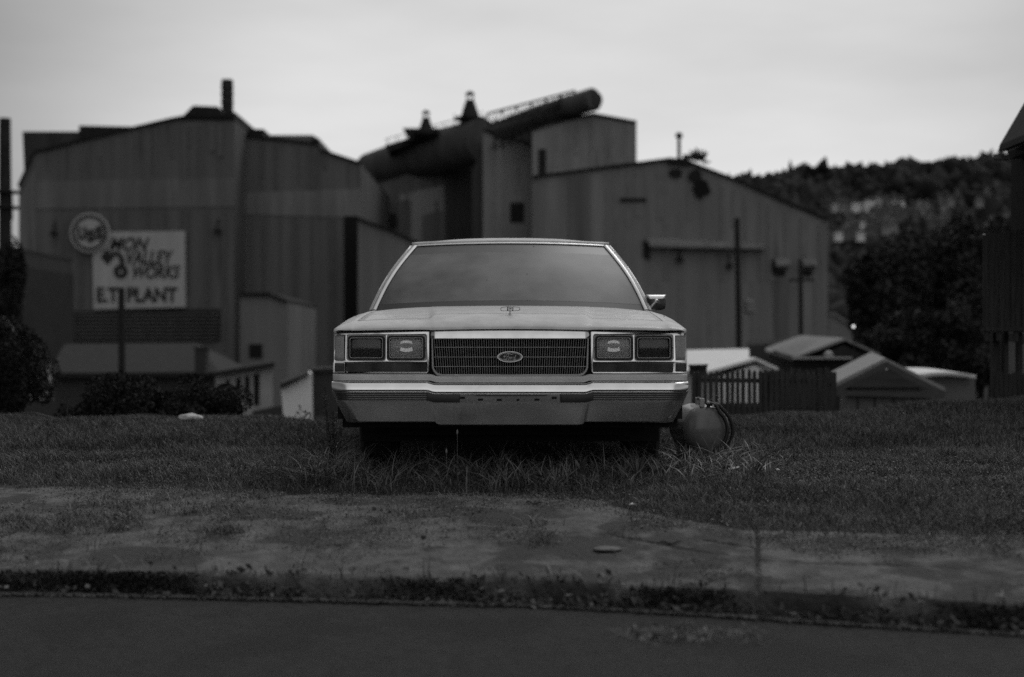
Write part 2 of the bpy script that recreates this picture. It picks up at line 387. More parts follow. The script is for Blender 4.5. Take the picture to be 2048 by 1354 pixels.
# dirt and moss clods over the left half of the pavement
M_dirt = mat('dirt', .075, .95, var=.5, scale=18, bump=1, bscale=60)
n = 60000; X = RNG.uniform(-3.2, 2.2, n); t = RNG.uniform(0, 1, n); K = np.interp(X, KX, KY); B = np.interp(X, [p[0] for p in BACK], [p[1] for p in BACK])
Y = K + .03 + t*(B-K); nn = nz(X, Y, 2.2, 6.1) + .6*nz(X, Y, 7, 1.1)
k = (nn + np.where(X < .2, .12, -.28) + .35*(t-.5) > RNG.uniform(-.2, .5, n)); X, Y = X[k], Y[k]
leaves('dirt_crumbs', X, Y, Zg(X, Y)+RNG.uniform(.006, .016, len(X)), RNG.uniform(.003, .009, len(X)), M_dirt, 1.2, .25, label='crumbs of soil and moss scattered over the pavement', cat='dirt', kind='stuff')
k = RNG.uniform(0, 1, len(X)) < .12
leaves('pale_grit', X[k], Y[k], Zg(X[k], Y[k])+RNG.uniform(.012, .02, k.sum()), RNG.uniform(.003, .010, k.sum()), mat('grit', .22, .9, var=.4, scale=30), 1.6, .25, label='pale grit and leaf scraps scattered over the pavement', cat='grit', kind='stuff')
# weeds, soil and moss on the kerb face, near black for its shade too, sand washed into the gutter
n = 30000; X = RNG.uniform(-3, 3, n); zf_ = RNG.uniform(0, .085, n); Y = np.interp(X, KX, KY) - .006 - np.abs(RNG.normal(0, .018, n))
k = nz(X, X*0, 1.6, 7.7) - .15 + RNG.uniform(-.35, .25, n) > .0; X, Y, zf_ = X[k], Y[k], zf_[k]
leaves('kerb_moss_shade', X, Y, zf_, RNG.uniform(.006, .016, len(X)), mat('kerb_moss_shade', .018, .9, var=.5, scale=20), 1.4, 1.0, label='moss and dirt on the face of the kerb, coloured dark for its shade too', cat='moss', kind='stuff')
n = 16000; X = RNG.uniform(-3, 3, n); Y = np.interp(X, KX, KY) - .09 - np.abs(RNG.normal(0, .025, n)) + .03*nz(X, X*0, 1.2, 3.1)
leaves('gutter_sand', X, Y, np.full(n, .012), RNG.uniform(.004, .012, n), mat('gutter_sand', .085, .95, var=.5, scale=12), 1.5, .15, label='strip of pale sand and grit washed along the gutter', cat='sand', kind='stuff')
# dark clumps on the left pavement
cx = np.array([-2.0]*60 + [-1.55]*25 + [-1.35]*12 + [-.55]*6 + [.1]*4); cy = np.array([6.5]*60 + [6.9]*25 + [6.25]*12 + [6.5]*6 + [6.2]*4)
X = np.repeat(cx + RNG.normal(0, .22, len(cx))*np.where(cx < -1.5, 1, .4), 40); Y = np.repeat(cy + RNG.normal(0, .22, len(cx)), 40)
X = X + RNG.normal(0, .035, len(X)); Y = Y + RNG.normal(0, .035, len(Y))
blades('grass', X, Y, RNG.uniform(.02, .075, len(X)), RNG.uniform(.002, .0045, len(X)), RNG.uniform(.3, 1.6, len(X)), M_grass, 'dark grass clumps invading the left end of the pavement', segs=2)

def tuft_plant(name, x, y, h, label, cat, n=14, wd=.022, m=None, tall=None):
    """rosette of broad tapering leaves, with optional flower stalks"""
    t = thing(name, (x, y, zg(x, y)-.01), label, cat)
    mb = MB(); z0 = zg(x, y)-.01
    for k in range(n):
        a = random.uniform(0, 6.28); L_ = h*random.uniform(.6, 1); ln = random.uniform(.3, .9)
        d = Vector((math.cos(a), math.sin(a), 0)); sdv = Vector((-d.y, d.x, 0)); rows = []
        for i in range(6):
            u = i/5; c = Vector((x, y, z0)) + d*ln*L_*u**1.6*.8 + Vector((0, 0, L_*(u - .25*ln*u*u)))
            ww = wd*math.sin(math.pi*(.12+.86*u))**.8
            rows.append([c - sdv*ww/2 + Vector((0,0,.15*ww)), c, c + sdv*ww/2 + Vector((0,0,.15*ww))])
        mb.grid(rows)
    mb.build('leaves', m or M_grass2, t, smooth=60)
    for (dx, hh) in (tall or []):
        st = MB().tube([(x+dx, y, z0), (x+dx*1.1, y-.01, z0+hh*.5), (x+dx*1.15, y-.01, z0+hh)], .0013, 5)
        so = st.build('stalk', M_grass2, t)
        MB().lathe([(.0005, 0), (.004, .004), (.005, .014), (.003, .024), (.0005, .028)], (x+dx*1.15, y-.01, z0+hh-.004), n=8).build('flower_head', M_straw, so, smooth=60)
    return t
tuft_plant('weed_plant', -.29, 7.55, .10, 'weed with two tall thin flower stalks under the bumper left of centre', 'weed', tall=[(.0, .27), (-.05, .17)])
tuft_plant('weed_plant', .98, 8.2, .20, 'broad leaved dock weed standing against the air tank', 'weed', 7, .035, M_grass2)
tuft_plant('weed_plant', .36, 7.62, .17, 'broad leaved weed under the bumper right of centre', 'weed', 9, .03, M_grass2)
tuft_plant('weed_plant', .66, 7.5, .20, 'fan of long arching grass leaves under the right headlights', 'weed', 26, .007, M_grass2)

cxx = np.repeat([.58, .62, .50, .74, .45], 60); n = len(cxx); X = cxx + RNG.normal(0, .05, n); Y = 4.72 + .06*RNG.normal(0, 1, n)
b_ = blades('grass', X, Y, RNG.uniform(.015, .05, n), RNG.uniform(.002, .004, n), RNG.uniform(.8, 2.2, n), M_straw, 'dried weed clump lying on the road below the kerb', cat='dry grass', segs=3)
for v in b_.data.vertices: v.co.z = max(.004, min(v.co.z, .055)) if v.co.z > -.02 else .004 + .02*random.random()
# ------------------------------------------------------------------ small litter and stones
M_paper = mat('paper', .62, .8, var=.1); M_stone = mat('stone', .13, .9, var=.3, bump=.6); M_wood = mat('weathered_wood', .06, .85, var=.4, scale=8, stretch=(1, 1, 8)); M_rock = mat('pale_rock', .55, .85, var=.15, scale=12, bump=.3)
def litter(name, px, py, Y, sx, sy, sz, m, label, cat, lift=.0, lump=.35, seed=1):
    p = P(px, py, Y); x, y = p.x, Y; z = zg(x, y) + lift
    bm = bmesh.new(); bmesh.ops.create_icosphere(bm, subdivisions=3, radius=1)
    for v in bm.verts:
        k = 1 + lump*mnoise.noise(v.co*1.8 + Vector((seed, 0, 0)))
        v.co = Vector((v.co.x*sx*k, v.co.y*sy*k, v.co.z*sz*k))
    me = bpy.data.meshes.new(name); bm.to_mesh(me); bm.free(); me.materials.append(m)
    me.polygons.foreach_set('use_smooth', [True]*len(me.polygons))
    o = bpy.data.objects.new(name, me); COL.objects.link(o); o.location = (x, y, z); tag(o, label, cat); return o
litter('pale_boulder', 381, 853, 12.0, .105, .09, .035, M_rock, 'flat white rock lying at the crest of the lawn', 'rock', .045)
o = MB().grid([[(-.03,-.02,.0), (0,-.024,.004), (.03,-.018,.012)], [(-.032,.0,.006), (0,0,.012), (.03,.004,.016)], [(-.028,.02,.002), (.002,.02,.008), (.032,.022,.006)]]).build('paper_scrap', M_paper, smooth=40, solid=.001, label='crumpled white paper scrap on the grass before the air tank', cat='litter')
o.location = (P(1468, 939, 7.75).x, 7.75, zg(1.2, 7.75)+.035)
o = MB().grid([[(-.02,-.012,0), (.0,-.014,.004), (.02,-.01,.0)], [(-.018,.012,.004), (0,.012,.01), (.018,.012,.002)]]).build('paper_scrap', M_paper, smooth=40, solid=.001, label='small torn paper scrap on the dirt edge of the pavement', cat='litter')
o.location = (P(1265, 1028, 6.75).x, 6.75, zg(.57, 6.75)+.014)
o = MB().grid([[(-.01,-.008,0), (.0,-.009,.003), (.01,-.008,.0)], [(-.01,.008,.004), (0,.008,.008), (.01,.008,.002)]]).build('paper_scrap', M_paper, smooth=40, solid=.001, label='tiny white scrap in the grass right of the bigger paper scrap', cat='litter')
o.location = (P(1556, 943, 7.7).x, 7.7, zg(1.44, 7.7)+.035)
litter('flat_stone', 1215, 1117, 5.78, .055, .05, .009, mat('slab_chip', .16, .9, var=.2), 'flat round stone chip lying on the pavement', 'stone', .012, .2, 2)
litter('pebble', 748, 1016, 6.75, .011, .010, .009, M_wood, 'dark pebble at the dirt edge of the pavement, farther of two', 'pebble', .01, .3, 3)
litter('pebble', 847, 1087, 6.05, .012, .010, .009, M_wood, 'dark pebble alone on the middle of the pavement', 'pebble', .014, .3, 4)
litter('pebble', 780, 1025, 6.65, .007, .007, .006, M_wood, 'smaller dark pebble just in front of the farther pebble', 'pebble', .01, .3, 5)
litter('stone', 990, 1250, 5.0, .045, .035, .014, mat('gutter_stone', .085, .9, var=.4), 'lump of broken asphalt on the road below the kerb', 'stone', .008, .5, 6)
litter('stone', 950, 1188, 5.32, .013, .012, .014, M_rock, 'small pale pebble in the gutter weeds', 'pebble', .018, .3, 7)
litter('stone', 620, 1195, 5.45, .03, .03, .012, M_stone, 'flat grey stone beside the gutter left of centre', 'stone', .01, .4, 8)
def twig(px, py, Y, L_, ang, label):
    p = P(px, py, Y); z = zg(p.x, Y) + .014; pts = []
    for k in range(6):
        t = k/5 - .5; pts.append((p.x + L_*t*math.cos(ang), Y + L_*t*math.sin(ang), z + .006*math.sin(k*1.7)))
    MB().tube(pts, [.0035, .005, .0045, .005, .004, .002], 7).build('twig', M_wood, smooth=60, label=label, cat='twig')
twig(1068, 1012, 6.86, .085, -.35, 'short dark twig lying where the grass meets the pavement')
twig(1340, 1106, 5.85, .10, .1, 'thin twig on the pavement right of the flat round stone')
twig(215, 1010, 6.7, .07, .5, 'pale twig in the grass clump at the left end of the pavement')
# ------------------------------------------------------------------ the car
CY, CZ0, CX0 = 7.8, .27, -.011
def cxz(px, py, y): Yw = CY + y; return ((px-1020)*Yw/F, .68 + (HOR-py)*Yw/F)
M_paint = mat('faded_paint', .60, .45, var=.15, scale=9, spec=.4, coat=.12, bump=.04, bscale=300, spots=(9, .66, .48))
M_paint_side = M_paint
M_chrome = mat('dull_chrome', .74, .16, 1, var=.12, scale=9, bump=.015, bscale=12, spots=(6, .64, .40))
M_chrome2 = mat('bright_trim', .78, .35, .75, var=.08, scale=12)
M_bump = mat('bumper_chrome', .82, .17, 1, var=.10, scale=5, bump=.02, bscale=6, spots=(4, .62, .55))
M_black = mat('black_plastic', .012, .5, var=.2); M_rub = mat('rub_strip', .035, .5, var=.2, scale=15)
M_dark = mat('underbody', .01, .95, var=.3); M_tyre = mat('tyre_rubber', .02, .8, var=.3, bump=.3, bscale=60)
M_well = mat('housing_silver', .45, .45, .4, var=.15, scale=10)
M_int = mat('interior_vinyl', .05, .8, var=.2)
def glass_mat():
    m = mat('dusty_glass', .19, .38, var=.38, scale=2.6, spec=.5, detail=3)
    nt = m.node_tree; N = nt.nodes; L = nt.links; b = N['Principled BSDF']
    tr = N.new('ShaderNodeBsdfTransparent'); tr.inputs[0].default_value = (.5, .5, .5, 1)
    mx = N.new('ShaderNodeMixShader'); mx.inputs[0].default_value = .80
    L.new(tr.outputs[0], mx.inputs[1]); L.new(b.outputs[0], mx.inputs[2]); L.new(mx.outputs[0], N['Material Output'].inputs[0]); return m
M_glass = glass_mat()
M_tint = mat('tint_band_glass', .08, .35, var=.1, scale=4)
car = thing('parked_car', (CX0, CY, CZ0), 'faded pale four door saloon parked nose first on the lawn, no number plate', 'car')
def cb(mb, name, m, parent=None, **k):          # car-local builder
    par = parent or car; off = Vector(car.location)
    mb.v = [tuple(Vector(v)+off) for v in mb.v]
    return mb.build(name, m, par, **k)

ZC = [(-.012, .795), (-.008, .806), (.01, .820), (.04, .836), (.12, .862), (.25, cxz(1020, 627, .25)[1]), (.6, .920), (1.0, .947), (1.42, cxz(1020, 611.5, 1.42)[1])]
ZO = [(-.012, .792), (-.008, .802), (.01, .814), (.04, .826), (.12, .845), (.25, cxz(1020, 636.5, .25)[1]), (.6, .900), (1.0, .932), (1.42, cxz(1020, 614, 1.42)[1])]
ZE = [(-.012, .786), (-.008, .794), (.01, .804), (.04, .814), (.12, .828), (.25, cxz(715, 642.5, .25)[1]), (.6, .878), (1.0, .912), (1.42, cxz(745, 622, 1.42)[1])]
def ztop(x, y):
    x = abs(x); w_ = interp(y, [(0, .44), (.25, .44), (1.42, .51)])
    zc, zo, ze = interp(y, ZC), interp(y, ZO), interp(y, ZE)
    inner = zc - .006*(x/w_)**2
    u = max(0, (x-w_)/(.875-w_)); outer = zo + (ze-zo)*(u**1.7)
    t = sstep((x-(w_-.012))/.030)
    return inner*(1-t) + outer*t
HX = [0, .1, .2, .3, .38, .42, .435, .45, .465, .48, .50, .52, .54, .6, .68, .76, .82, .862]
# header panel (nose cap) from the lip to the cut line
def side_pts(y, edge=True):
    """points from the hood edge out over the fender and down to its lower corner"""
    ze = ztop(.862, y); zsh = interp(y, [(-.012, .788), (0, .792), (.01, .797), (.04, .800), (.12, .806), (.25, .818), (.6, .852), (1.0, .882), (1.42, .905), (2.4, .92)])
    xo = interp(y, [(-.012, .955), (.01, .968), (.04, .974), (.25, .980), (1.4, .985)])
    return [(.866, ze+.001), (.885, ze+.002), (.905, ze*.80+zsh*.20+.001), (xo*.35+.905*.65, ze*.55+zsh*.45+.002), (xo*.72+.905*.28, ze*.25+zsh*.75+.001), (xo*.94+.905*.06, zsh-.004), (xo, zsh-.018)]
def prof(y, low=None, drop=0):
    half = [(x, ztop(x, y)-drop) for x in HX] + side_pts(y) + (low(y) if low else [])
    full = [(-x, z) for x, z in reversed(half[1:])] + half
    return [(x, y, z) for x, z in full]
ys = [-.012, -.008, 0, .01, .025, .04, .07, .12, .18, .2475]
mb = MB(); rows = []
first = [(x, .02, z) for x, _, z in prof(-.012, low=lambda y: [(.955, .780)])]
for y in ys: rows.append(prof(y, low=lambda y: [(interp(y, [(-.012, .955), (.01, .968), (.04, .974), (.25, .980)]), .785)]))
mb.grid([first] + rows)
cb(mb, 'header_panel', M_paint, smooth=50)
# body shell behind the header panel
def lowside(y):
    xs = interp(y, [(.25, .980), (.6, .99), (2.5, .99), (4.6, .98), (5.35, .95)])
    zs = interp(y, [(.25, .80), (.6, .834), (1.42, .885), (2.4, .90), (3.6, .905), (5.1, .86), (5.35, .84)])
    return [(xs, zs-.05), (xs+.004, .62), (xs+.002, .50), (xs-.02, .42), (xs-.04, .26 + .09*(y < .5)), (.80, .22 + .12*(y < .5))]
st = []
def body_row(y, top):
    half = top + lowside(y)
    full = [(-x, z) for x, z in reversed(half[1:])] + half
    return [(x, y, z) for x, z in full]
for y in (.2505, .3, .45, .6, .8, 1.0, 1.2, 1.419): st.append(body_row(y, [(x, ztop(x, y)-.02) for x in HX] + side_pts(y)))
for y, zb, zm in ((1.421, .93, .925), (1.5, .93, .925), (2.4, .935, .925), (3.2, .935, .925), (3.7, .94, .93), (4.1, .96, .94), (4.5, .955, .935), (5.0, .945, .92), (5.28, .92, .90), (5.34, .88, .87)):
    half = [(x, zb - .012*(x/.86)**2) for x in HX]
    xo = lowside(y)[0][0]
    half += [(.866, zb-.013), (.885, zb-.015), (.905, zb-.018), (.93, zb-.023), (.955, zb-.033), (xo-.008, zb-.05), (xo, zm-.055)]
    st.append(body_row(y, half))
mb = MB(); mb.grid(st); n = len(st[0])
mb.f.append(tuple(range(n-1, -1, -1))); mb.f.append(tuple((len(st)-1)*n + k for k in range(n)))
body = cb(mb, 'body', M_paint, smooth=40)
# wheel arches cut out
for y in (1.02, 3.92):
    cut = MB().lathe([(.0001, -1.3), (.365, -1.3), (.365, 1.3), (.0001, 1.3)], (0, 0, 0), axis='X', n=40)
    me = bpy.data.meshes.new('cut'); me.from_pydata(cut.v, [], cut.f); bmc = bmesh.new(); bmc.from_mesh(me); bmesh.ops.remove_doubles(bmc, verts=bmc.verts, dist=1e-3); bmesh.ops.recalc_face_normals(bmc, faces=bmc.faces); bmc.to_mesh(me); bmc.free(); co = bpy.data.objects.new('cut', me); COL.objects.link(co)
    co.location = Vector(car.location) + Vector((0, y, .33))
    md = body.modifiers.new('arch', 'BOOLEAN'); md.operation = 'DIFFERENCE'; md.object = co; md.solver = 'EXACT'
bpy.context.view_layer.update()
dg = bpy.context.evaluated_depsgraph_get(); nm_ = bpy.data.meshes.new_from_object(body.evaluated_get(dg)); body.modifiers.clear(); body.data = nm_
for o in [o for o in bpy.data.objects if o.name.startswith('cut')]: bpy.data.objects.remove(o)
# hood
mb = MB(); rows = [[(x, y, ztop(x, y)) for x in [-a for a in reversed(HX[1:])] + HX] for y in np.linspace(.2515, 1.415, 26)]
mb.grid(rows); hood = cb(mb, 'hood', M_paint, smooth=50, solid=.012)
# cowl / wiper tray
cb(MB().box((-.86, 1.42, .88), (.86, 1.50, .90)), 'cowl', M_black)
# washer nozzle dots on the fenders
for sgn in (-1, 1):
    cb(MB().lathe([(.0005, .010), (.006, .008), (.007, 0)], (sgn*.925, .75, interp(.75, [(.6, .878), (1.0, .905)])-.012), n=10), 'antenna_grommet', M_black)
# hood emblem: winged outline, crest and round foot
M_emb = mat('emblem_chrome', .5, .25, 1, var=.1); M_line = mat('emblem_dark', .03, .4, var=.1)
zc_ = lambda y: interp(y, ZC)
def hood_pt(px, py):
    """point on a small standing plane just above the header cut line"""
    return ((px-1020)*8.02/F, .68 + (HOR-py)*8.02/F)
em = None
S_ = 8.02/F
loops_out = [((px-1020)*S_, .68+(HOR-py)*S_) for px, py in [(1014.5,613),(1003,614.5),(1001,617),(1001,620.5),(1003,622),(1014.5,622.2),(1026.5,622.2),(1037,621.5),(1040,620),(1040,616),(1038,614.2),(1026,613)]]
loops_in = [[((px-1020)*S_, .68+(HOR-py)*S_) for px, py in q] for q in ([(1014,613.9),(1003.5,615.3),(1002,617.2),(1002,620.2),(1003.4,621.2),(1014,621.4)], [(1026.5,613.9),(1037.5,615),(1039,616.5),(1039,619.4),(1036.8,620.6),(1026.5,621.4)])]
vs, fs = curve_mesh([loops_out] + loops_in, .216, .004)
em = cb(MB().add(vs, fs), 'hood_emblem', M_line)
vs, fs = curve_mesh([[((px-1020)*S_, .68+(HOR-py)*S_) for px, py in [(1015.5,612.5),(1018,611.4),(1023,611.4),(1025.5,612.5),(1025.2,620),(1022.5,623),(1020.4,625.5),(1018,623),(1015.6,620)]]], .213, .007, .0008)
cb(MB().add(vs, fs), 'crest', M_emb, parent=em)
vs, fs = curve_mesh([[((px-1020)*S_, .68+(HOR-py)*S_) for px, py in q] for q in ([(1016.3,613.6),(1024.6,613.6),(1024.6,614.6),(1016.3,614.6)], [(1017,616),(1024,616.5),(1020.5,618.3)])], .2115, .002)
cb(MB().add(vs, fs), 'crest_device', M_line, parent=em)
zf = zc_(.20)
cb(MB().lathe([(.0005, .013), (.005, .012), (.006, .006), (.0105, .004), (.0115, 0)], (0, .205, zf-.002), n=20), 'emblem_foot', M_emb, parent=em, smooth=50)
cb(MB().tube([(0, .206, zf), (0, .214, zf+.03)], .0035, 8), 'emblem_stem', M_emb, parent=em, smooth=50)

# ---- front fascia. px -> local at y
def fx(px, y=0): return (px-1020)*(CY+y)/F
def fz(py, y=0): return .68 + (HOR-py)*(CY+y)/F
# dark nose block behind everything
cb(MB().box((-.95, .045, .30), (.95, .24, .775)), 'radiator_support', M_dark)
# chrome header over the grille: leans back a little, slightly bowed
rows = []
for py_, yy in ((678, -.004), (676.5, -.014), (670, -.0125), (665, -.010), (661.5, -.006), (659.8, .004)):
    rows.append([(x, yy + .003*(x/.43)**2, fz(py_) + (.004 if py_ < 668 else 0)*(1-(x/.43)**2)) for x in np.linspace(-.4345, .4345, 33)])
cb(MB().grid(rows), 'grille_header', M_chrome, smooth=60, solid=.008)
# grille
gr_out = [(fx(863), fz(677)), (fx(1177.5), fz(677)), (fx(1176), fz(735)), (fx(1173), fz(743)), (fx(1167), fz(750)), (fx(1158), fz(753)), (fx(882), fz(753)), (fx(873), fz(750)), (fx(867), fz(743)), (fx(864), fz(735))]
gr_in = [(fx(866), fz(678)), (fx(1174.5), fz(678)), (fx(1172), fz(735)), (fx(1169), fz(741)), (fx(1164), fz(746)), (fx(1156), fz(748.5)), (fx(884), fz(748.5)), (fx(876), fz(746)), (fx(871), fz(741)), (fx(868), fz(735))]
def ring_plate(o, i, y0, d, b=.002):
    rows = []
    for c_, (e, y) in enumerate(((0, y0+d), (0, y0+b), (.2, y0), (.8, y0), (1, y0+b), (1, y0+d))):
        rows.append([(p[0]*(1-e)+q[0]*e, y, p[1]*(1-e)+q[1]*e) for p, q in zip(o, i)])
    m = MB().grid(rows, True); return m.v, m.f
vs, fs = ring_plate(gr_out, gr_in, -.015, .045)
grille = cb(MB().add(vs, fs), 'grille', mat('grille_frame', .33, .35, .8, var=.1))
mb = MB(); nb = 65
for k in range(nb):
    t = (k+.5)/nb*2-1; xt = t*fx(1174); xb_ = t*fx(1168)
    zb_ = fz(748.5) if abs(xb_) < fx(1158) else fz(748.5 - (abs(xb_)-fx(1158))/(fx(1172)-fx(1158))*9)
    mb.bar((xt, .005, fz(677)), (xb_, .005, zb_), .0021, .02)
M_bar = mat('grille_bars', .30, .45, .2, var=.2, scale=30)
cb(mb, 'vertical_bars', M_bar, parent=grille)
mb = MB()
for py_ in (694.5, 714, 733): mb.bar((fx(868.5), -.007, fz(py_)), (fx(1171.5), -.007, fz(py_)), .0024, .006)
cb(mb, 'horizontal_bars', mat('grille_crossbar', .34, .35, .7, var=.2, scale=30), parent=grille)
cb(MB().box((fx(868), .03, fz(750)), (fx(1172), .04, fz(676))), 'radiator_screen', M_dark, parent=grille)
# small bent clip at the lower left of the grille
cb(MB().tube([(fx(905), -.03, fz(752)), (fx(907), -.035, fz(749.8)), (fx(917), -.035, fz(749.6)), (fx(919), -.03, fz(752.5))], .0016, 6), 'bent_clip', M_chrome2, parent=grille, smooth=60)
# oval badge with script lettering
bx, bz = fx(1020), fz(713.5)
vs, fs = curve_mesh([ellipse(bx, bz, .0695, .030), ellipse(bx, bz, .0635, .0255)], -.042, .016, 0)
badge = cb(MB().add(vs, fs), 'oval_badge', M_chrome2, parent=grille, smooth=50)
vs, fs = curve_mesh([ellipse(bx, bz, .0638, .0258)], -.034, .012)
cb(MB().add(vs, fs), 'badge_field', mat('badge_enamel', .022, .5, var=.1), parent=badge)
vs, fs = curve_mesh([ellipse(bx, bz, .0595, .0218), ellipse(bx, bz, .0580, .0205)], -.0355, .002)
cb(MB().add(vs, fs), 'badge_ring', M_chrome2, parent=badge)
def stroke(mb, pts, wd=.0024):
    P3 = []
    pts = [Vector((a, b)) for a, b in pts]
    for i in range(len(pts)-1):                    # Catmull-Rom
        p0, p1, p2, p3 = pts[max(i-1, 0)], pts[i], pts[i+1], pts[min(i+2, len(pts)-1)]
        for k in range(5):
            t = k/5; P3.append(.5*((2*p1) + (p2-p0)*t + (2*p0-5*p1+4*p2-p3)*t*t + (3*p1-p0-3*p2+p3)*t**3))
    P3.append(pts[-1])
    mb.tube([(bx + (p.x-1020)*.0027425, -.0365, bz + (713.5-p.y)*.0027425) for p in P3], wd/2*1.0, 6)
mb = MB()
stroke(mb, [(1010.5,708.5),(1008,712),(1010,713.5),(1012.5,710.5),(1013.5,708),(1018,707.5),(1023,708.8),(1026.5,708)])   # top stroke of the F with its loop
stroke(mb, [(1018,708.3),(1015.5,713),(1012.5,718),(1009,719.3),(1007.8,717),(1010,715.5)])
stroke(mb, [(1012.5,713.2),(1015.5,712.8),(1018.3,713.2)])
stroke(mb, [(1018.5,714.5),(1016.2,717.5),(1017.3,719.2),(1020,717.4),(1020.5,714.8),(1018.6,714.6),(1020,715.6),(1022.4,714.2)])
stroke(mb, [(1022.4,714.2),(1023,715.5),(1021.5,719)]); stroke(mb, [(1022.6,716.2),(1024.6,714.3),(1026.3,714.6)])
stroke(mb, [(1029.5,714.9),(1027.6,714.3),(1025.8,717.2),(1026.6,719),(1028.6,717.6),(1030,714.4),(1032,709.5),(1030,714.4),(1029,718.2),(1030.4,718.6),(1032.2,716.8)])
cb(mb, 'badge_lettering', mat('badge_letters', .8, .3, .5, var=.05), parent=badge, smooth=60)

# headlamp housings, one each side
def lens_mat(name, col, rough, tr):
    m = mat(name, col, rough, trans=tr, var=.05, scale=20, spec=.5)
    return m
M_lens = lens_mat('lamp_lens', .98, .12, .78); M_lens_d = lens_mat('dull_lamp_lens', .30, .12, .9)
def ribbed(m, sc, st, dist):
    nt = m.node_tree; N = nt.nodes; L = nt.links; wv = N.new('ShaderNodeTexWave'); wv.bands_direction = 'X'; wv.inputs['Scale'].default_value = sc
    wv.inputs['Distortion'].default_value = 0
    tc = N.new('ShaderNodeTexCoord'); L.new(tc.outputs['Object'], wv.inputs['Vector'])
    bp = N.new('ShaderNodeBump'); bp.inputs['Strength'].default_value = st; bp.inputs['Distance'].default_value = dist
    L.new(wv.outputs['Fac'], bp.inputs['Height']); L.new(bp.outputs[0], N['Principled BSDF'].inputs['Normal'])
ribbed(M_lens, 34, .5, .002)
M_refl = mat('lamp_reflector', .97, .4, .2, var=.1, scale=30); M_refl_d = mat('tarnished_reflector', .16, .6, .6, var=.5, scale=22)
M_amber = mat('side_lamp_lens', .40, .18, var=.15, scale=14, spec=.5, coat=.3); ribbed(M_amber, 60, .6, .003)
M_turn = mat('turn_lens', .055, .15, var=.8, scale=9, stretch=(1, 1, .3), coat=.5); ribbed(M_turn, 60, .7, .003)
M_turn2 = mat('turn_reflector', .12, .25, .7, var=.7, scale=34, stretch=(1, 1, .4))
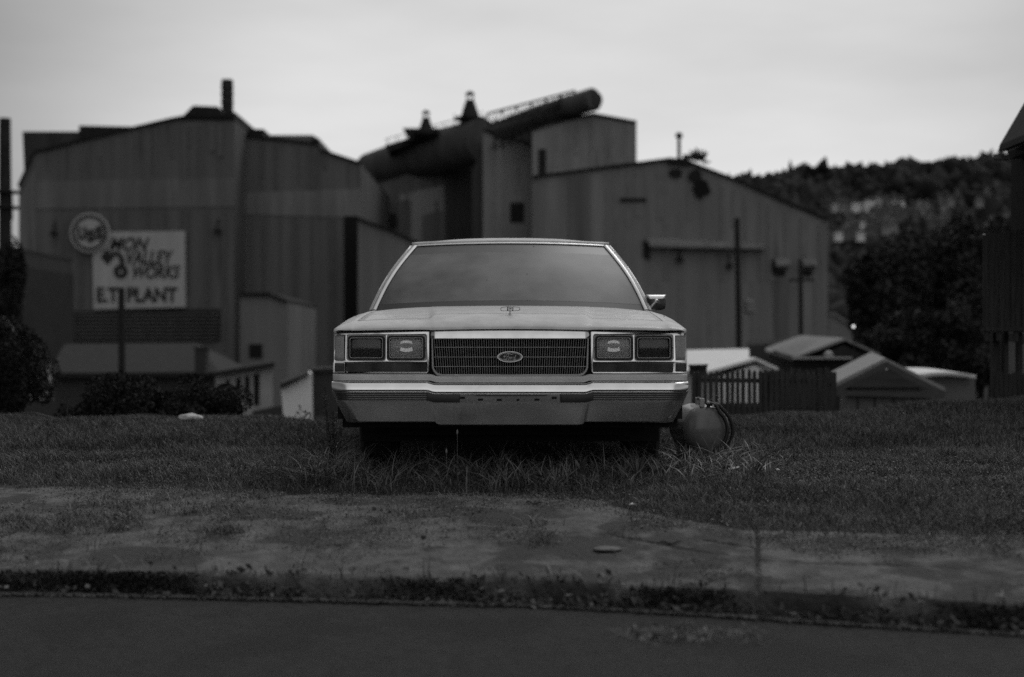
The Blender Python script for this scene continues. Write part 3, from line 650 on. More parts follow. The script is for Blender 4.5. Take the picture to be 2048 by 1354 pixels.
def lamp_side(sg):
    X = lambda px: sg*abs(fx(px)); 
    def rr(a, b, c, d, r): x0, x1 = sorted((X(a), X(b))); return rrect(x0, x1, fz(d), fz(c), r)
    # everything written for the camera-right side, mirrored for the left
    x0, x1 = sorted((X(1181.5), X(1348.5)))
    outer = [(X(1181.5), fz(661.5)), (X(1371), fz(663.5)), (X(1375.5), fz(747.5)), (X(1187), fz(747.5)), (X(1181.8), fz(742))]
    if sg < 0: outer = outer[::-1]
    holes = [rr(1186.5, 1266.5, 669, 721.5, .016), rr(1269.5, 1348, 669, 721.5, .016), rr(1186, 1347, 725, 744, .003), rr(1352, 1372.3, 669.5, 721, .008), rr(1352, 1374.6, 725, 744, .003)]
    vs, fs = curve_mesh([outer] + holes, -.002, .034, .0025)
    # lean: the rim sweeps back towards the corner
    vs = [(x, y + .035*max(0, (abs(x)-.43)/.55)**2 + .11*max(0, z-.66), z) for x, y, z in vs]
    hs = cb(MB().add(vs, fs), 'lamp_housing', M_chrome, smooth=35)
    # side return of the housing
    cb(MB().box((X(1374.5)-.004*sg if sg > 0 else X(1374.5)+.002, .035, fz(747)), (X(1374.5)+.0 if sg > 0 else X(1374.5)+.006, .25, fz(664))) if sg < 0 else MB().box((X(1374.5)-.006, .035, fz(747)), (X(1374.5)-.002, .25, fz(664))), 'housing_return', M_paint, parent=hs)
    for nm, a, b, inner in (('in', 1192, 1264, True), ('out', 1273, 1343.5, False)):
        yb_ = .035*max(0, (abs(X((a+b)/2))-.43)/.55)**2
        x0, x1 = sorted((X(a), X(b))); z0, z1 = fz(718.5), fz(673); xc, zc2 = (x0+x1)/2, (z0+z1)/2
        # lens, slightly domed
        rows = []
        for i in range(15):
            u = i/14*2-1; rows.append([])
            for j in range(15):
                v = j/14*2-1
                k = 1 - .10*(abs(u)**6)*(abs(v)**6)*1.2
                rows[-1].append((xc + (x1-x0-.014)/2*u*k, .008 + yb_ + .010*(u*u*.5+v*v*.5), zc2 + (z1-z0-.014)/2*v*k))
        hl = cb(MB().grid(rows), 'headlight', M_lens if inner else M_lens_d, smooth=60, solid=.003, label='clear inner headlight with bright reflector' if inner else 'dark dead outer headlight')
        ins = lambda d, r: rrect(x0+d, x1-d, z0+d, z1-d, r)
        vs, fs = curve_mesh([ins(-.0045, .018), ins(.0066, .012)], .004+yb_, .03, 0)
        cb(MB().add(vs, fs), 'gasket', M_black, parent=hl)
        vs, fs = curve_mesh([ins(.0064, .012), ins(.0090, .011)], .001+yb_, .008, .0006)
        cb(MB().add(vs, fs), 'retaining_rim', mat('rim_trim', .42, .3, .9, var=.1), parent=hl)
        # well behind, between hole and lamp
        vs, fs = curve_mesh([rrect(x0-.014, x1+.014, z0-.008, z1+.012, .016), ins(.002, .012)], .022+yb_, .01)
        cb(MB().add(vs, fs), 'lamp_well', M_well, parent=hl)
        # reflector bowl
        rows = []
        for i in range(21):
            r = .112*i/20; rows.append([])
            for k in range(36):
                a_ = 2*math.pi*k/36; dx, dz = r*math.cos(a_), r*math.sin(a_)
                sc = 1
                if abs(dx) > (x1-x0)/2-.008: sc = min(sc, ((x1-x0)/2-.008)/abs(dx))
                if abs(dz) > (z1-z0)/2-.008: sc = min(sc, ((z1-z0)/2-.008)/abs(dz))
                dx *= sc; dz *= sc
                rows[-1].append((xc+dx, .105 + yb_ - (dx*dx+dz*dz)*8.2, zc2+dz))
        cb(MB().grid(rows, True), 'reflector', M_refl if inner else M_refl_d, parent=hl, smooth=60)
        cb(MB().box((x0+.004, .024+yb_, z0+.004), (x0+.008, .11+yb_, z1-.004)).box((x1-.008, .024+yb_, z0+.004), (x1-.004, .11+yb_, z1-.004)).box((x0+.004, .024+yb_, z0+.003), (x1-.004, .11+yb_, z0+.007)).box((x0+.004, .024+yb_, z1-.007), (x1-.004, .11+yb_, z1-.003)), 'lamp_body', M_refl if inner else M_black, parent=hl)
        cb(MB().lathe([(.0005, -.008), (.012, -.006), (.016, 0), (.014, .02), (.008, .035)], (xc, .052+yb_, zc2), axis='Y', n=20), 'bulb', mat('bulb_glass', .35, .3, .3, var=.2), parent=hl, smooth=50)
        if inner:
            for z_, hh_, w_ in ((.033, .015, .034), (-.012, .019, .036)):
                rows = [[(xc + w_*u*(1-.15*t), .024 + yb_ + .0024*t, zc2 + z_ + hh_*(t-.5) - (.006*u*u if z_ < 0 else -.001+.005*u*u) * (1 if z_ > 0 else -1)) for u in np.linspace(-1, 1, 11)] for t in np.linspace(0, 1, 5)]
                cb(MB().grid(rows), 'glint_plate', mat('glint_plate', .97, .2, 1, var=.02), parent=hl, smooth=60)  # added bright plates standing in for reflections inside the bowl
        # adjusting screws
        sx_ = x1+.004 if (sg > 0) != inner else x0-.004
        if inner: sx_ = x0-.004 if sg > 0 else x1+.004
        cb(MB().lathe([(.0003, -.004), (.004, -.003), (.0045, 0), (.0045, .012)], (sx_, .008+yb_, zc2), axis='Y', n=10), 'adjusting_screw', M_black, parent=hl)
        cb(MB().lathe([(.0003, -.004), (.004, -.003), (.0045, 0), (.0045, .012)], (xc, .008+yb_, z1+.003), axis='Y', n=10), 'adjusting_screw', M_black, parent=hl)
    # wrap-round side lamp
    def wrap(pa, pb, ta, tb, m, name):
        xa, xb = X(pa), X(pb); za, zb2 = fz(tb), fz(ta); rows = []
        for z in np.linspace(za, zb2, 8):
            row = [(xa, .030, z), (xa, .018, z)]
            for k in range(7):
                t = k/6; row.append((xa + (xb-xa)*t, .018 + .02*t**3, z))
            for t in (.2, .5, 1): row.append((xb + sg*.003*t, .04 + .18*t, z))
            rows.append(row)
        return cb(MB().grid(rows), name, m, smooth=40, solid=.004)
    wrap(1352.5, 1373, 670.5, 720.5, M_amber, 'side_marker')
    wrap(1352.5, 1375.2, 726, 743.5, M_turn, 'side_reflector')
    tl = cb(MB().box((min(X(1187), X(1346)), .012, fz(743.4)), (max(X(1187), X(1346)), .03, fz(725.8))), 'turn_signal', M_turn, bevel=.002)
    return hs
lamp_side(1); lamp_side(-1)

# body coloured filler strip above the bumper, with its step towards the centre
def dstep(x, w0=.405, w1=.455): return -.011*(1-sstep((abs(x)-w0)/(w1-w0)))
XS = sorted(set([round(a, 4) for a in np.concatenate([np.linspace(-.975, .975, 66), [-.46, -.45, -.44, -.43, -.42, -.41, .41, .42, .43, .44, .45, .46]])]))
rows = []
for x in XS:
    k = max(0, (abs(x)-.90)/.075)
    d = dstep(x, .395, .44); yb_ = .05*k**3
    rows.append([(x, yy + yb_, z + d) for yy, z in ((.12, .5485), (-.015, .5475), (-.022, .543), (-.024, .53), (-.020, .513), (.12, .510))])
cb(MB().grid(rows), 'stone_deflector', M_paint, smooth=35)
# bumper
def bump_row(x, prof_):
    e = max(0, (abs(x)-.90)/.08); return [(x, y + .055*e**2.2, z) for y, z in prof_]
rows = []
tops = [(0.03, .508), (-.040, .5095), (-.062, .508), (-.076, .504), (-.086, .497), (-.0915, .488), (-.0945, .478), (-.0965, .466), (-.0965, .462), (-.094, .458), (-.086, .4555), (-.086, .452)]
XB = [x for x in XS]
for x in XB:
    d = dstep(x); xx = x*1.0
    rows.append([(x*(1-.006*max(0, (.50-z)/.05)), y + .06*max(0, (abs(x)-.88)/.095)**2.5, z + d) for y, z in tops])
bumper = cb(MB().grid(rows), 'bumper', M_bump, smooth=50)
# strip channel and lower face, tapering in at the ends
low = [(-.086, .4555), (-.0845, .452), (-.0842, .404), (-.0838, .400), (-.0826, .392), (-.0775, .36), (-.0705, .32), (-.066, .292), (-.050, .284), (.03, .284)]
rows = []
for x in XB:
    d = dstep(x); row = []
    ext = -.008 if abs(x) < .44 else 0
    for y, z in low:
        t = max(0, (.4555-z)/(.4555-.284)); sc = 1 - .085*t**1.1
        zz = z + d*(1-t*.2) + (ext*t)
        row.append((x*sc, y + .06*max(0, (abs(x)-.88)/.095)**2.5, zz))
    rows.append(row)
cb(MB().grid(rows), 'lower_bumper', M_bump, parent=bumper, smooth=50)
for sg in (-1, 1):   # end caps
    vv = []
    for y, z in tops: vv.append((sg*.975*(1-.006*max(0, (.50-z)/.05)), y+.06, z))
    for y, z in low[1:]:
        t = max(0, (.4555-z)/(.4555-.284)); vv.append((sg*.975*(1-.085*t**1.1), y+.06, z))
    ring2 = [(a + sg*.004, max(b, .0)+.28, c) for a, b, c in vv]
    cb(MB().grid([vv, ring2]), 'bumper_end', M_bump, parent=bumper, smooth=50)
# rub strips: ribbed outside, plain pad inside
for sg in (-1, 1):
    mb = MB(); 
    for k in range(4):
        za = .4500 - k*.0115
        rows = []
        for x in np.linspace(.44, .955, 30):
            t = (.4555-za)/(.4555-.284); xs_ = x*(1-.085*t**1.1); yo = .06*max(0, (x-.88)/.095)**2.5
            rows.append([(sg*xs_, -.080+yo, za), (sg*xs_, -.0925+yo, za-.001), (sg*xs_, -.094+yo, za-.004), (sg*xs_, -.0925+yo, za-.0075), (sg*xs_, -.080+yo, za-.0085)])
        mb.grid(rows)
    st_ = cb(mb, 'rub_strip', M_rub, parent=bumper, smooth=40)
    a, b = sorted((sg*.272, sg*.452))
    rows = []
    for x in np.linspace(.272, .452, 20):
        d = dstep(x); rows.append([(sg*x, y, z + d) for y, z in ((-.080, .4535), (-.094, .4525), (-.0965, .449), (-.0965, .410), (-.094, .4065), (-.080, .4055))])
    cb(MB().grid(rows), 'bumper_pad', M_rub, parent=bumper, smooth=40, solid=.001)
# plate bolt slots
mb = MB()
for px, py, wq in ((925, 796, 5), (961, 799.5, 5), (998.5, 800, 5), (1036, 800, 3), (1074, 799.5, 5), (1108.5, 796, 5)):
    xq = (px-1020)*(7.715)/F; zq = .68 + (HOR-py)*7.715/F
    mb.box((xq-wq*.0027, -.0925, zq-.0048), (xq+wq*.0027, -.08, zq+.0048))
cb(mb, 'plate_slots', mat('slot_black', .004, .9, var=.1), parent=bumper)
# narrow shadowed ledge above the plate area
cb(MB().box((-.185, -.094, .430), (.20, -.082, .437)), 'plate_ledge', M_rub, parent=bumper)

# ---- greenhouse
def gp(px, py, y): a = cxz(px, py, y); return Vector((a[0], y, a[1]))
B0, B1 = 1.50, 1.72             # base of the glass: centre and corner
T0, T1 = 2.16, 2.24
def glass_pt(u, v, inset=0.0):
    """u -1..1 across, v 0..1 up"""
    yb_ = B0 + (B1-B0)*abs(u)**2.2; yt = T0 + (T1-T0)*abs(u)**2.2
    xb_ = cxz(1289, 0, B1)[0]; xt = cxz(1207, 0, T1)[0]
    zb_ = .965 + (cxz(0, 621.5, B1)[1]-.965)*abs(u)**2; zt = cxz(0, 487, T0)[1] + (cxz(0, 492.5, T1)[1]-cxz(0, 487, T0)[1])*abs(u)**2
    bow = .020*math.sin(math.pi*v)
    x = u*(xb_ + (xt-xb_)*v + .022*math.sin(math.pi*v))
    return Vector((x, yb_ + (yt-yb_)*v - bow*1.2, zb_ + (zt-zb_)*v + bow*.35))
U = np.linspace(-1, 1, 33); V_ = np.linspace(0, 1, 15)
VB = .845
cb(MB().grid([[glass_pt(u, v) for u in U] for v in np.linspace(.085, VB, 13)]), 'windshield', M_glass, smooth=60)
cb(MB().grid([[glass_pt(u, v) + Vector((0, .001, 0)) for u in U] for v in np.linspace(VB, 1, 4)]), 'windshield_tint_band', M_tint, smooth=60)
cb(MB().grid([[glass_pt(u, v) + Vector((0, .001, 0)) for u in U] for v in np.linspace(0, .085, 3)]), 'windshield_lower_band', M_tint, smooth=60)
# bright moulding round the windshield
def off_strip(v_or_u, w0, w1, lift0, lift1, side, name, m, n=25):
    rows = []
    for k in range(n):
        t = k/(n-1)
        if side == 'top': p = glass_pt(t*2-1, 1); q = glass_pt(t*2-1, .9); o_ = (p-q).normalized()
        else:
            p = glass_pt(side, t); q = glass_pt(side*.9, t); o_ = (p-q); o_ = (o_ - Vector((0, 0, 0))).normalized(); o_ = Vector((side*.96, .12, .22)).normalized()
        up = Vector((0, -.62, .78)) 
        rows.append([p + o_*w0 - up*.004, p + o_*w0 + up*lift0, p + o_*(w0*.6+w1*.4) + up*(lift0+.003), p + o_*w1 + up*lift1, p + o_*w1 - up*.012])
    return cb(MB().grid(rows), name, m, smooth=50)
off_strip(0, -.006, .016, .006, .004, 'top', 'windshield_moulding', M_chrome2)
for sg in (-1, 1): off_strip(0, -.002, .021, .007, .005, sg, 'windshield_moulding', M_chrome2)
# dark seal lines
M_seal = M_black
off_strip(0, -.010, -.005, .001, .001, 'top', 'windshield_seal', M_seal)
for sg in (-1, 1): off_strip(0, -.008, -.001, .001, .001, sg, 'windshield_seal', M_seal)
# A-pillars painted, outside the moulding, with gutter
for sg in (-1, 1):
    rows = []
    for k in range(20):
        t = k/19; p = glass_pt(sg, t)
        rows.append([p + Vector((sg*.0205, .004, -.002)), p + Vector((sg*.026, .010, .006)), p + Vector((sg*.034, .020, .010)), p + Vector((sg*.040, .030, .006)), p + Vector((sg*.042, .05, -.006)), p + Vector((sg*.03, .07, -.02)), p + Vector((0, .06, -.03))])
    cb(MB().grid(rows), 'pillar', M_paint, smooth=50)
for sg in (-1, 1): cb(MB().tube([glass_pt(sg, k/15) + Vector((sg*.0235, .000, .004)) for k in range(16)], .0028, 6), 'pillar_seam', M_black)
# roof skin
def roof_row(y, xh, zc2, zedge, zc_edge_drop=.03):
    pts = []
    for k in range(25):
        u = k/24*2-1; au = abs(u)
        pts.append((u*xh, y + (T1-T0)*0*au, zc2 + (zedge-zc2)*au**2.4))
    return pts
zt0 = cxz(0, 483.5, T0)[1]; zr = cxz(0, 476, T0+.12)[1]
rows = []
for dy, dz in ((0.012, .012), (.02, .024), (.05, .031), (.12, 0), (.5, 0), (1.0, 0), (1.4, 0), (1.55, 0)):
    row = []
    for k in range(33):
        u = k/32*2-1; p = glass_pt(u, 1)
        xx = u*(abs(glass_pt(1, 1).x) + (.030 if dy < .04 else .040))
        zc2 = (p.z + dz) if dy < .1 else interp(dy, [(.12, zr), (.5, zr+.012), (1.0, zr+.010), (1.4, zr-.015), (1.55, zr-.04)]) - .040*abs(u)**2.6
        row.append((xx, p.y + dy, zc2))
    rows.append(row)
cb(MB().grid(rows), 'roof', M_paint, smooth=60, solid=.03)
# drip rail lines down each side
for sg in (-1, 1):
    pts = []
    for k in range(16): t = k/15; p = glass_pt(sg, t); pts.append(p + Vector((sg*.044, .035, .004)))
    pts += [Vector((pts[-1].x+sg*.004, yy, pts[-1].z+.012)) for yy in (2.5, 3.0, 3.5)]
    cb(MB().tube(pts, .006, 6), 'drip_rail', M_chrome2, smooth=60)
# sides, back window, interior
M_sglass = mat('side_glass', .03, .1, var=.1)
for sg in (-1, 1):
    pts = [(sg*.915, 1.74, .93), (sg*.915, 3.75, .93), (sg*.705, 3.45, 1.40), (sg*.725, 2.32, 1.40)]
    cb(MB().prism(pts, (-sg*.006, 0, 0)), 'side_window', M_sglass)
    cb(MB().prism([(sg*.922, 3.6, .93), (sg*.922, 4.25, .935), (sg*.70, 3.72, 1.41), (sg*.72, 3.35, 1.42)], (-sg*.05, 0, 0)), 'pillar', M_paint)
    cb(MB().prism([(sg*.924, 2.72, .93), (sg*.924, 2.80, .93), (sg*.722, 2.80, 1.43), (sg*.722, 2.72, 1.43)], (-sg*.03, 0, 0)), 'pillar', M_black)
cb(MB().grid([[(x, 4.25, .94) for x in (-.85, 0, .85)], [(x*.80, 3.72, 1.42+(.02 if x == 0 else 0)) for x in (-.85, 0, .85)]]), 'rear_window', M_sglass)
cb(MB().box((-.86, 1.62, .80), (.86, 2.05, .935)), 'dashboard', M_int, bevel=.03)
for sx_ in (-.42, .42):
    cb(MB().box((sx_-.30, 2.75, .5), (sx_+.30, 2.92, 1.12)), 'seat_back', M_int, bevel=.05)
    cb(MB().box((sx_-.12, 2.80, 1.13), (sx_+.12, 2.88, 1.28)), 'headrest', M_int, bevel=.03)
ring = [(.40 + .19*math.cos(a), 2.22 + .05*math.sin(a), 1.02 + .17*math.sin(a)) for a in [2*math.pi*k/24 for k in range(25)]]
cb(MB().tube(ring, .012, 8, cap=False), 'steering_wheel', M_int, smooth=60)
cb(MB().box((-.10, 2.36, 1.33), (.10, 2.38, 1.385)), 'rear_view_mirror', M_int, bevel=.01)
# wipers tucked at the cowl
for sx0, sx1 in ((-.10, -.70), (.12, .72)):
    a = glass_pt(sx0/.9, -.04); b = glass_pt(sx1/.9, -.03)
    cb(MB().tube([a + Vector((0, -.02, .002)), (a+b)/2 + Vector((0, -.025, .008)), b + Vector((0, -.02, .004))], .005, 6), 'wiper', M_black)
# door mirror on the camera-right side, chrome cap on a black shell
mx_, my_, mz_ = (1311-1020)*9.62/F, 9.62-CY, .68+(HOR-605)*9.62/F
hw, hh = .066, .052
out = []
mb = MB(); rows = []
for k, (yy, s1) in enumerate(((.045, 1.0), (.03, 1.02), (.0, 1.0), (-.025, .90), (-.038, .70), (-.042, .3))):
    rows.append([(mx_ + (hw*s1)*math.copysign(abs(math.cos(a))**.55, math.cos(a)) + .012*(-math.sin(a))*.3, my_+yy, mz_ + hh*s1*math.copysign(abs(math.sin(a))**.45, math.sin(a))) for a in [2*math.pi*i/28 for i in range(28)]])
mb.grid(rows, True); mb.f.append(tuple(range(5*28, 6*28))); mb.f.append(tuple(range(27, -1, -1)))
mir = cb(mb, 'side_mirror', mat('mirror_shell', .05, .3, var=.2, coat=.3), smooth=50)
rows = []
for t, zz, yy in ((0, .20, -.043), (.25, .40, -.041), (.5, .62, -.036), (.75, .85, -.026), (1, 1.015, -.004), (1.1, 1.03, .03)):
    wq = hw*(.72 + .30*min(1, t)); rows.append([(mx_ + wq*u, my_ + yy - .003, mz_ + hh*(.42 + .60*(zz-.2)/.83)) for u in np.linspace(-1, 1, 9)])
cb(MB().grid(rows), 'mirror_cap', M_chrome2, parent=mir, smooth=50, solid=.002)
cb(MB().tube([(mx_-.075, my_-.01, mz_-.075), (mx_-.040, my_-.045, mz_-.035), (mx_-.006, my_-.065, mz_+.006)], [.011, .009, .0075], 10), 'mirror_arm', M_chrome2, parent=mir, smooth=60)
cb(MB().lathe([(.0005, -.014), (.010, -.012), (.014, -.004), (.014, .006), (.010, .02)], (mx_-.002, my_-.060, mz_+.008), axis='Y', n=16), 'mirror_pivot', M_chrome2, parent=mir, smooth=50)
cb(MB().lathe([(.0003, -.001), (.005, -.001), (.005, .003)], (mx_+.001, my_-.074, mz_+.008), axis='Y', n=12), 'pivot_bolt', M_black, parent=mir)
# doors seams, handles, body side moulding
for sg in (-1, 1):
    mb = MB()
    for yy in (1.55, 2.75, 3.75): mb.box((sg*.991, yy, .34), (sg*.9965, yy+.006, .86))
    cb(mb, 'door_seams', M_black)
    for yy in (2.5, 3.5): cb(MB().box((sg*.992, yy, .78), (sg*1.008, yy+.14, .805)), 'door_handle', M_chrome2, bevel=.005)
    cb(MB().box((sg*.992, .55, .575), (sg*1.004, 5.2, .605)), 'side_moulding', M_chrome2, bevel=.004)
# wheels
for y in (1.02, 3.92):
    for sg in (-1, 1):
        t = cb(MB().lathe([(.19, -.10), (.30, -.105), (.335, -.08), (.345, 0), (.335, .08), (.30, .105), (.19, .10)], (sg*.80, y, .325), axis='X', n=36), 'wheel', M_tyre, smooth=40)
        cb(MB().lathe([(.0005, sg*.075), (.05, sg*.075), (.07, sg*.06), (.15, sg*.07), (.195, sg*.085), (.20, sg*-.05)], (sg*.80, y, .325), axis='X', n=30), 'wheel_cover', M_chrome2, parent=t, smooth=40)
cb(MB().box((-.70, .42, .19), (.70, 5.1, .30)), 'chassis', M_dark)
cb(MB().box((-.93, .10, .25), (.93, .17, .50)), 'front_valance', M_dark)
cb(MB().box((-.88, .62, .14), (.88, .66, .42)), 'underside_blocker', M_dark)  # added dark panel, keeps the space under the nose black and hides tyres
# rear end
cb(MB().box((-.97, 5.33, .40), (.97, 5.44, .54)), 'rear_bumper', M_bump, bevel=.02)
for sg in (-1, 1): cb(MB().box((min(sg*.60, sg*.94), 5.335, .60), (max(sg*.60, sg*.94), 5.36, .80)), 'tail_light', mat('tail_lens', .08, .2, var=.1), bevel=.005)
# dust specks and a leaf fleck on the windshield
mb = MB()
for u, v in ((.24, .96), (.14, .49), (-.19, .40)):
    p = glass_pt(u, v); mb.box((p.x-.003, p.y-.006, p.z-.002), (p.x+.004, p.y-.003, p.z+.002))
cb(mb, 'bird_droppings', mat('bird_dropping', .6, .8, var=.1))

# ------------------------------------------------------------------ air tank lying by the front wheel
tkY = 9.15
tp = P(1404, 858, tkY); rt = .157
tz = zg(tp.x, tkY)
M_tank = mat('tank_paint', .15, .36, var=.18, scale=9, coat=.3, spots=(5, .6, .11)); M_brass = mat('valve_metal', .4, .35, .8, var=.2)
M_hose = mat('hose_rubber', .012, .45, var=.2)
tank = thing('air_tank', (tp.x, tkY, tz), 'portable round air tank lying in the grass by the front wheel, hose looped over it', 'air tank')
tcx, tcz = tp.x, tp.z
prof_ = [(.0005, -.20), (.03, -.199), (.07, -.192), (.11, -.178), (.138, -.158), (.152, -.13), (.157, -.10), (.1585, -.095), (.157, -.09), (.157, .10), (.157, .13), (.14, .16), (.10, .185), (.05, .198), (.0005, .20)]
body_t = MB().lathe(prof_, (0, 0, 0), axis='Y', n=48)
rz = Matrix.Rotation(R(16), 3, 'Z')
body_t.v = [tuple(rz @ Vector(v) + Vector((tcx, tkY+.12, tcz))) for v in body_t.v]
tb = body_t.build('tank_body', M_tank, tank, smooth=60)
for dy in (-.03, .16): MB().box((tcx-.018, tkY+dy, tcz+rt-.015), (tcx+.014, tkY+dy+.04, tcz+rt+.040)).build('handle_bracket', mat('bracket_steel', .36, .5, .3, var=.15), tank, bevel=.003)
MB().tube([(tcx-.002, tkY-.0, tcz+rt+.034), (tcx-.002, tkY+.18, tcz+rt+.034)], .010, 10).build('handle', M_hose, tank, smooth=60)
mb = MB().tube([(tcx+.035, tkY-.02, tcz+rt-.02), (tcx+.045, tkY-.02, tcz+rt+.012)], .012, 10).tube([(tcx+.024, tkY-.02, tcz+rt+.012), (tcx+.085, tkY-.025, tcz+rt-.002)], .014, 8)
mb.build('valve', M_hose, tank, smooth=40)
mb = MB().lathe([(.0005, -.012), (.012, -.010), (.012, .010), (.0005, .012)], (tcx+.034, tkY-.045, tcz+rt+.016), axis='Y', n=6).box((tcx+.060, tkY-.045, tcz+rt-.012), (tcx+.070, tkY-.035, tcz+rt+.002))
mb.build('valve_fitting', M_brass, tank)
def arc(c, r0, a0, a1, n=18, yy=0, sx=1.0): return [(c[0]+sx*r0*math.cos(R(a0+(a1-a0)*k/(n-1))), yy, c[1]+r0*math.sin(R(a0+(a1-a0)*k/(n-1)))) for k in range(n)]
h1 = [(tcx+.06, tkY-.03, tcz+rt+.006), (tcx+.085, tkY-.035, tcz+rt-.004)] + [(tcx+.005+.150*math.cos(R(a)), tkY-.05, tcz-.005+.150*math.sin(R(a))) for a in range(46, -52, -7)]
MB().tube(h1, .0115, 10).build('hose', M_hose, tank, smooth=60)
h2 = [(tcx+.07, tkY-.01, tcz+rt+.012), (tcx+.11, tkY+.0, tcz+rt-.008)] + [(tcx+.02+.178*math.cos(R(a)), tkY+.0, tcz-.01+.172*math.sin(R(a))) for a in range(42, -58, -7)]
MB().tube(h2, .0115, 10).build('hose', M_hose, tank, smooth=60)
h3 = [(tcx+.08, tkY+.03, tcz+rt+.014), (tcx+.105, tkY+.03, tcz+rt+.004), (tcx+.135, tkY+.03, tcz+rt-.035), (tcx+.165, tkY+.03, tcz+.06)]
MB().tube(h3, .006, 8).build('hose_sheath', mat('sheath', .3, .4, var=.1), tank, smooth=60)
MB().tube([(tcx+.05, tkY-.02, tcz+rt+.03), (tcx+.075, tkY-.02, tcz+rt+.052), (tcx+.092, tkY-.02, tcz+rt+.062)], .0014, 5).build('wire', M_brass, tank)
# ------------------------------------------------------------------ the mill
def wallmat(name, col, var=.22, sc=.5):
    return mat(name, col, .85, var=var, scale=sc, stretch=(1, 1, .09), bump=0, detail=8, spots=(sc*1.3, .60, col*.62))
M_w1 = wallmat('rusty_cladding_left', .135); M_band = wallmat('pale_cladding_band', .165, .25)
M_w2 = wallmat('rusty_cladding_middle', .15); M_w3 = wallmat('cladding_tower', .29); M_w4 = wallmat('cladding_right_hall', .225)
M_w5 = wallmat('cladding_low', .19); M_rd = mat('tar_roof', .02, .9, var=.3, scale=.5); M_steel = mat('sooty_steel', .022, .8, var=.4, scale=1)
M_hole = mat('dark_opening', .008, .9, var=.2); M_pipe = mat('dust_duct', .085, .8, var=.35, scale=.4, stretch=(1, 1, .3)); M_hood = mat('vent_hood_paint', .22, .7, var=.2, scale=.5)
GZ0 = -15.5
def outline(pts, Y, gl=None, gr=None):
    """pixel outline (top edge, left to right) closed down to the valley floor"""
    A = [P(x, y, Y) for x, y in pts]; return A + [Vector((A[-1].x, Y, GZ0)), Vector((A[0].x, Y, GZ0))]
def slab(pts, Y, depth, name, m, parent, **k):
    A = [P(x, y, Y) for x, y in pts]; mx = sum(a.x for a in A)/len(A); return MB().prism(A, (depth*mx/Y if Y < 100 and depth > 0 else 0, depth, 0)).build(name, m, parent, **k)
def hall(name, pts, Y, depth, m, label, cat='mill building', roofm=None):
    A = outline(pts, Y); c = (A[0]+A[len(pts)-1])/2
    t = thing(name, (c.x, Y, GZ0), label, cat)
    MB().prism(A, (0, depth, 0)).build('wall', m, t)
    # roof sheets laid along the top edge, slightly proud
    mb = MB()
    for a, b in zip(A[:len(pts)-1], A[1:len(pts)]):
        if abs(b.x-a.x) < .3: continue
        mb.add([a+Vector((0,-.5,.02)), b+Vector((0,-.5,.02)), b+Vector((0,depth+.5,.02)), a+Vector((0,depth+.5,.02)), a+Vector((0,-.5,.35)), b+Vector((0,-.5,.35)), b+Vector((0,depth+.5,.35)), a+Vector((0,depth+.5,.35))],
               [(0,3,2,1),(4,5,6,7),(0,1,5,4),(1,2,6,5),(2,3,7,6),(3,0,4,7)])
    mb.build('roof', roofm or M_rd, t)
    return t
def ribs(t, x0, x1, ytop, ybot, Y, n, m, name='cladding_seam'):
    mb = MB()
    for k in range(n):
        px = x0 + (x1-x0)*(k+.5)/n + random.uniform(-14, 14)
        a = P(px, ytop(px) if callable(ytop) else ytop, Y); wq = random.uniform(.10, 1.1); yb_ = ybot if random.random() < .5 else ybot - (ybot - (ytop(px) if callable(ytop) else ytop))*random.uniform(.1, .6)
        MB().box((a.x-wq/2, Y-.06-.011*k, P(px, yb_, Y).z-.01*k), (a.x+wq/2, Y+.03+.011*k, a.z-.013*k)).build(name, m, t)
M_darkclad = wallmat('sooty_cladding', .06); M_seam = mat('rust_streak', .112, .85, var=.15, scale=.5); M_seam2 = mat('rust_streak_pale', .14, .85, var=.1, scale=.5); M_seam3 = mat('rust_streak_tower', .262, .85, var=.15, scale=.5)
def irregular(px, py, rx, ry, Y, name, par, m, seed):
    pts = []
    for k in range(16):
        a = 2*math.pi*k/16; q = 1 + .35*mnoise.noise(Vector((math.cos(a)*1.5, math.sin(a)*1.5, seed)))
        pts.append((px + rx*q*math.cos(a), py + ry*q*math.sin(a)))
    slab(pts, Y, .2, name, m, par)
# left hall
YA = 195
topA = [(38, 374), (70, 306), (100, 300), (160, 284), (345, 241), (385, 234), (470, 238)]
A_ = hall('mill_building', topA, YA, 70, M_w1, 'tall rusty left mill hall carrying the round and square signs')
slab([(72, 362), (470, 356), (470, 413), (72, 418)], YA-.15, .12, 'cladding_band', M_band, A_)
ribs(A_, 80, 465, lambda px: np.interp(px, [80, 345, 470], [310, 250, 245]), 360, YA, 16, M_seam2)
ribs(A_, 80, 465, 420, 700, YA, 12, M_seam, 'rust_streak')
slab([(40, 395), (70, 330), (72, 700), (40, 700)], YA-.12, .1, 'corner_cladding', M_w5, A_)
slab([(54, 545), (76, 545), (76, 655), (54, 655)], YA-.2, .15, 'doorway', M_hole, A_)
lv = slab([(115, 622), (440, 617), (440, 682), (115, 684)], YA-.3, .2, 'louvre_panel', mat('louvre_dark', .03, .8, var=.3, scale=.5), A_)
mb = MB()
for k in range(8):
    a = P(118, 628+k*7.2, YA-.3); b = P(437, 626+k*7.2, YA-.3); mb.box((a.x, YA-.75, a.z-.08), (b.x, YA-.31, a.z+.08))
mb.build('louvre_slats', M_w1, lv)
slab([(358, 240), (386, 211), (436, 213), (446, 226), (470, 224), (470, 240)], YA-.2, 30, 'roof_cupola', M_rd, A_)
a = P(455, 232, YA+5); b = P(454.5, 160, YA+5)
MB().tube([a, b], .82, 16).build('chimney', M_steel, A_, smooth=40)
mb = MB()
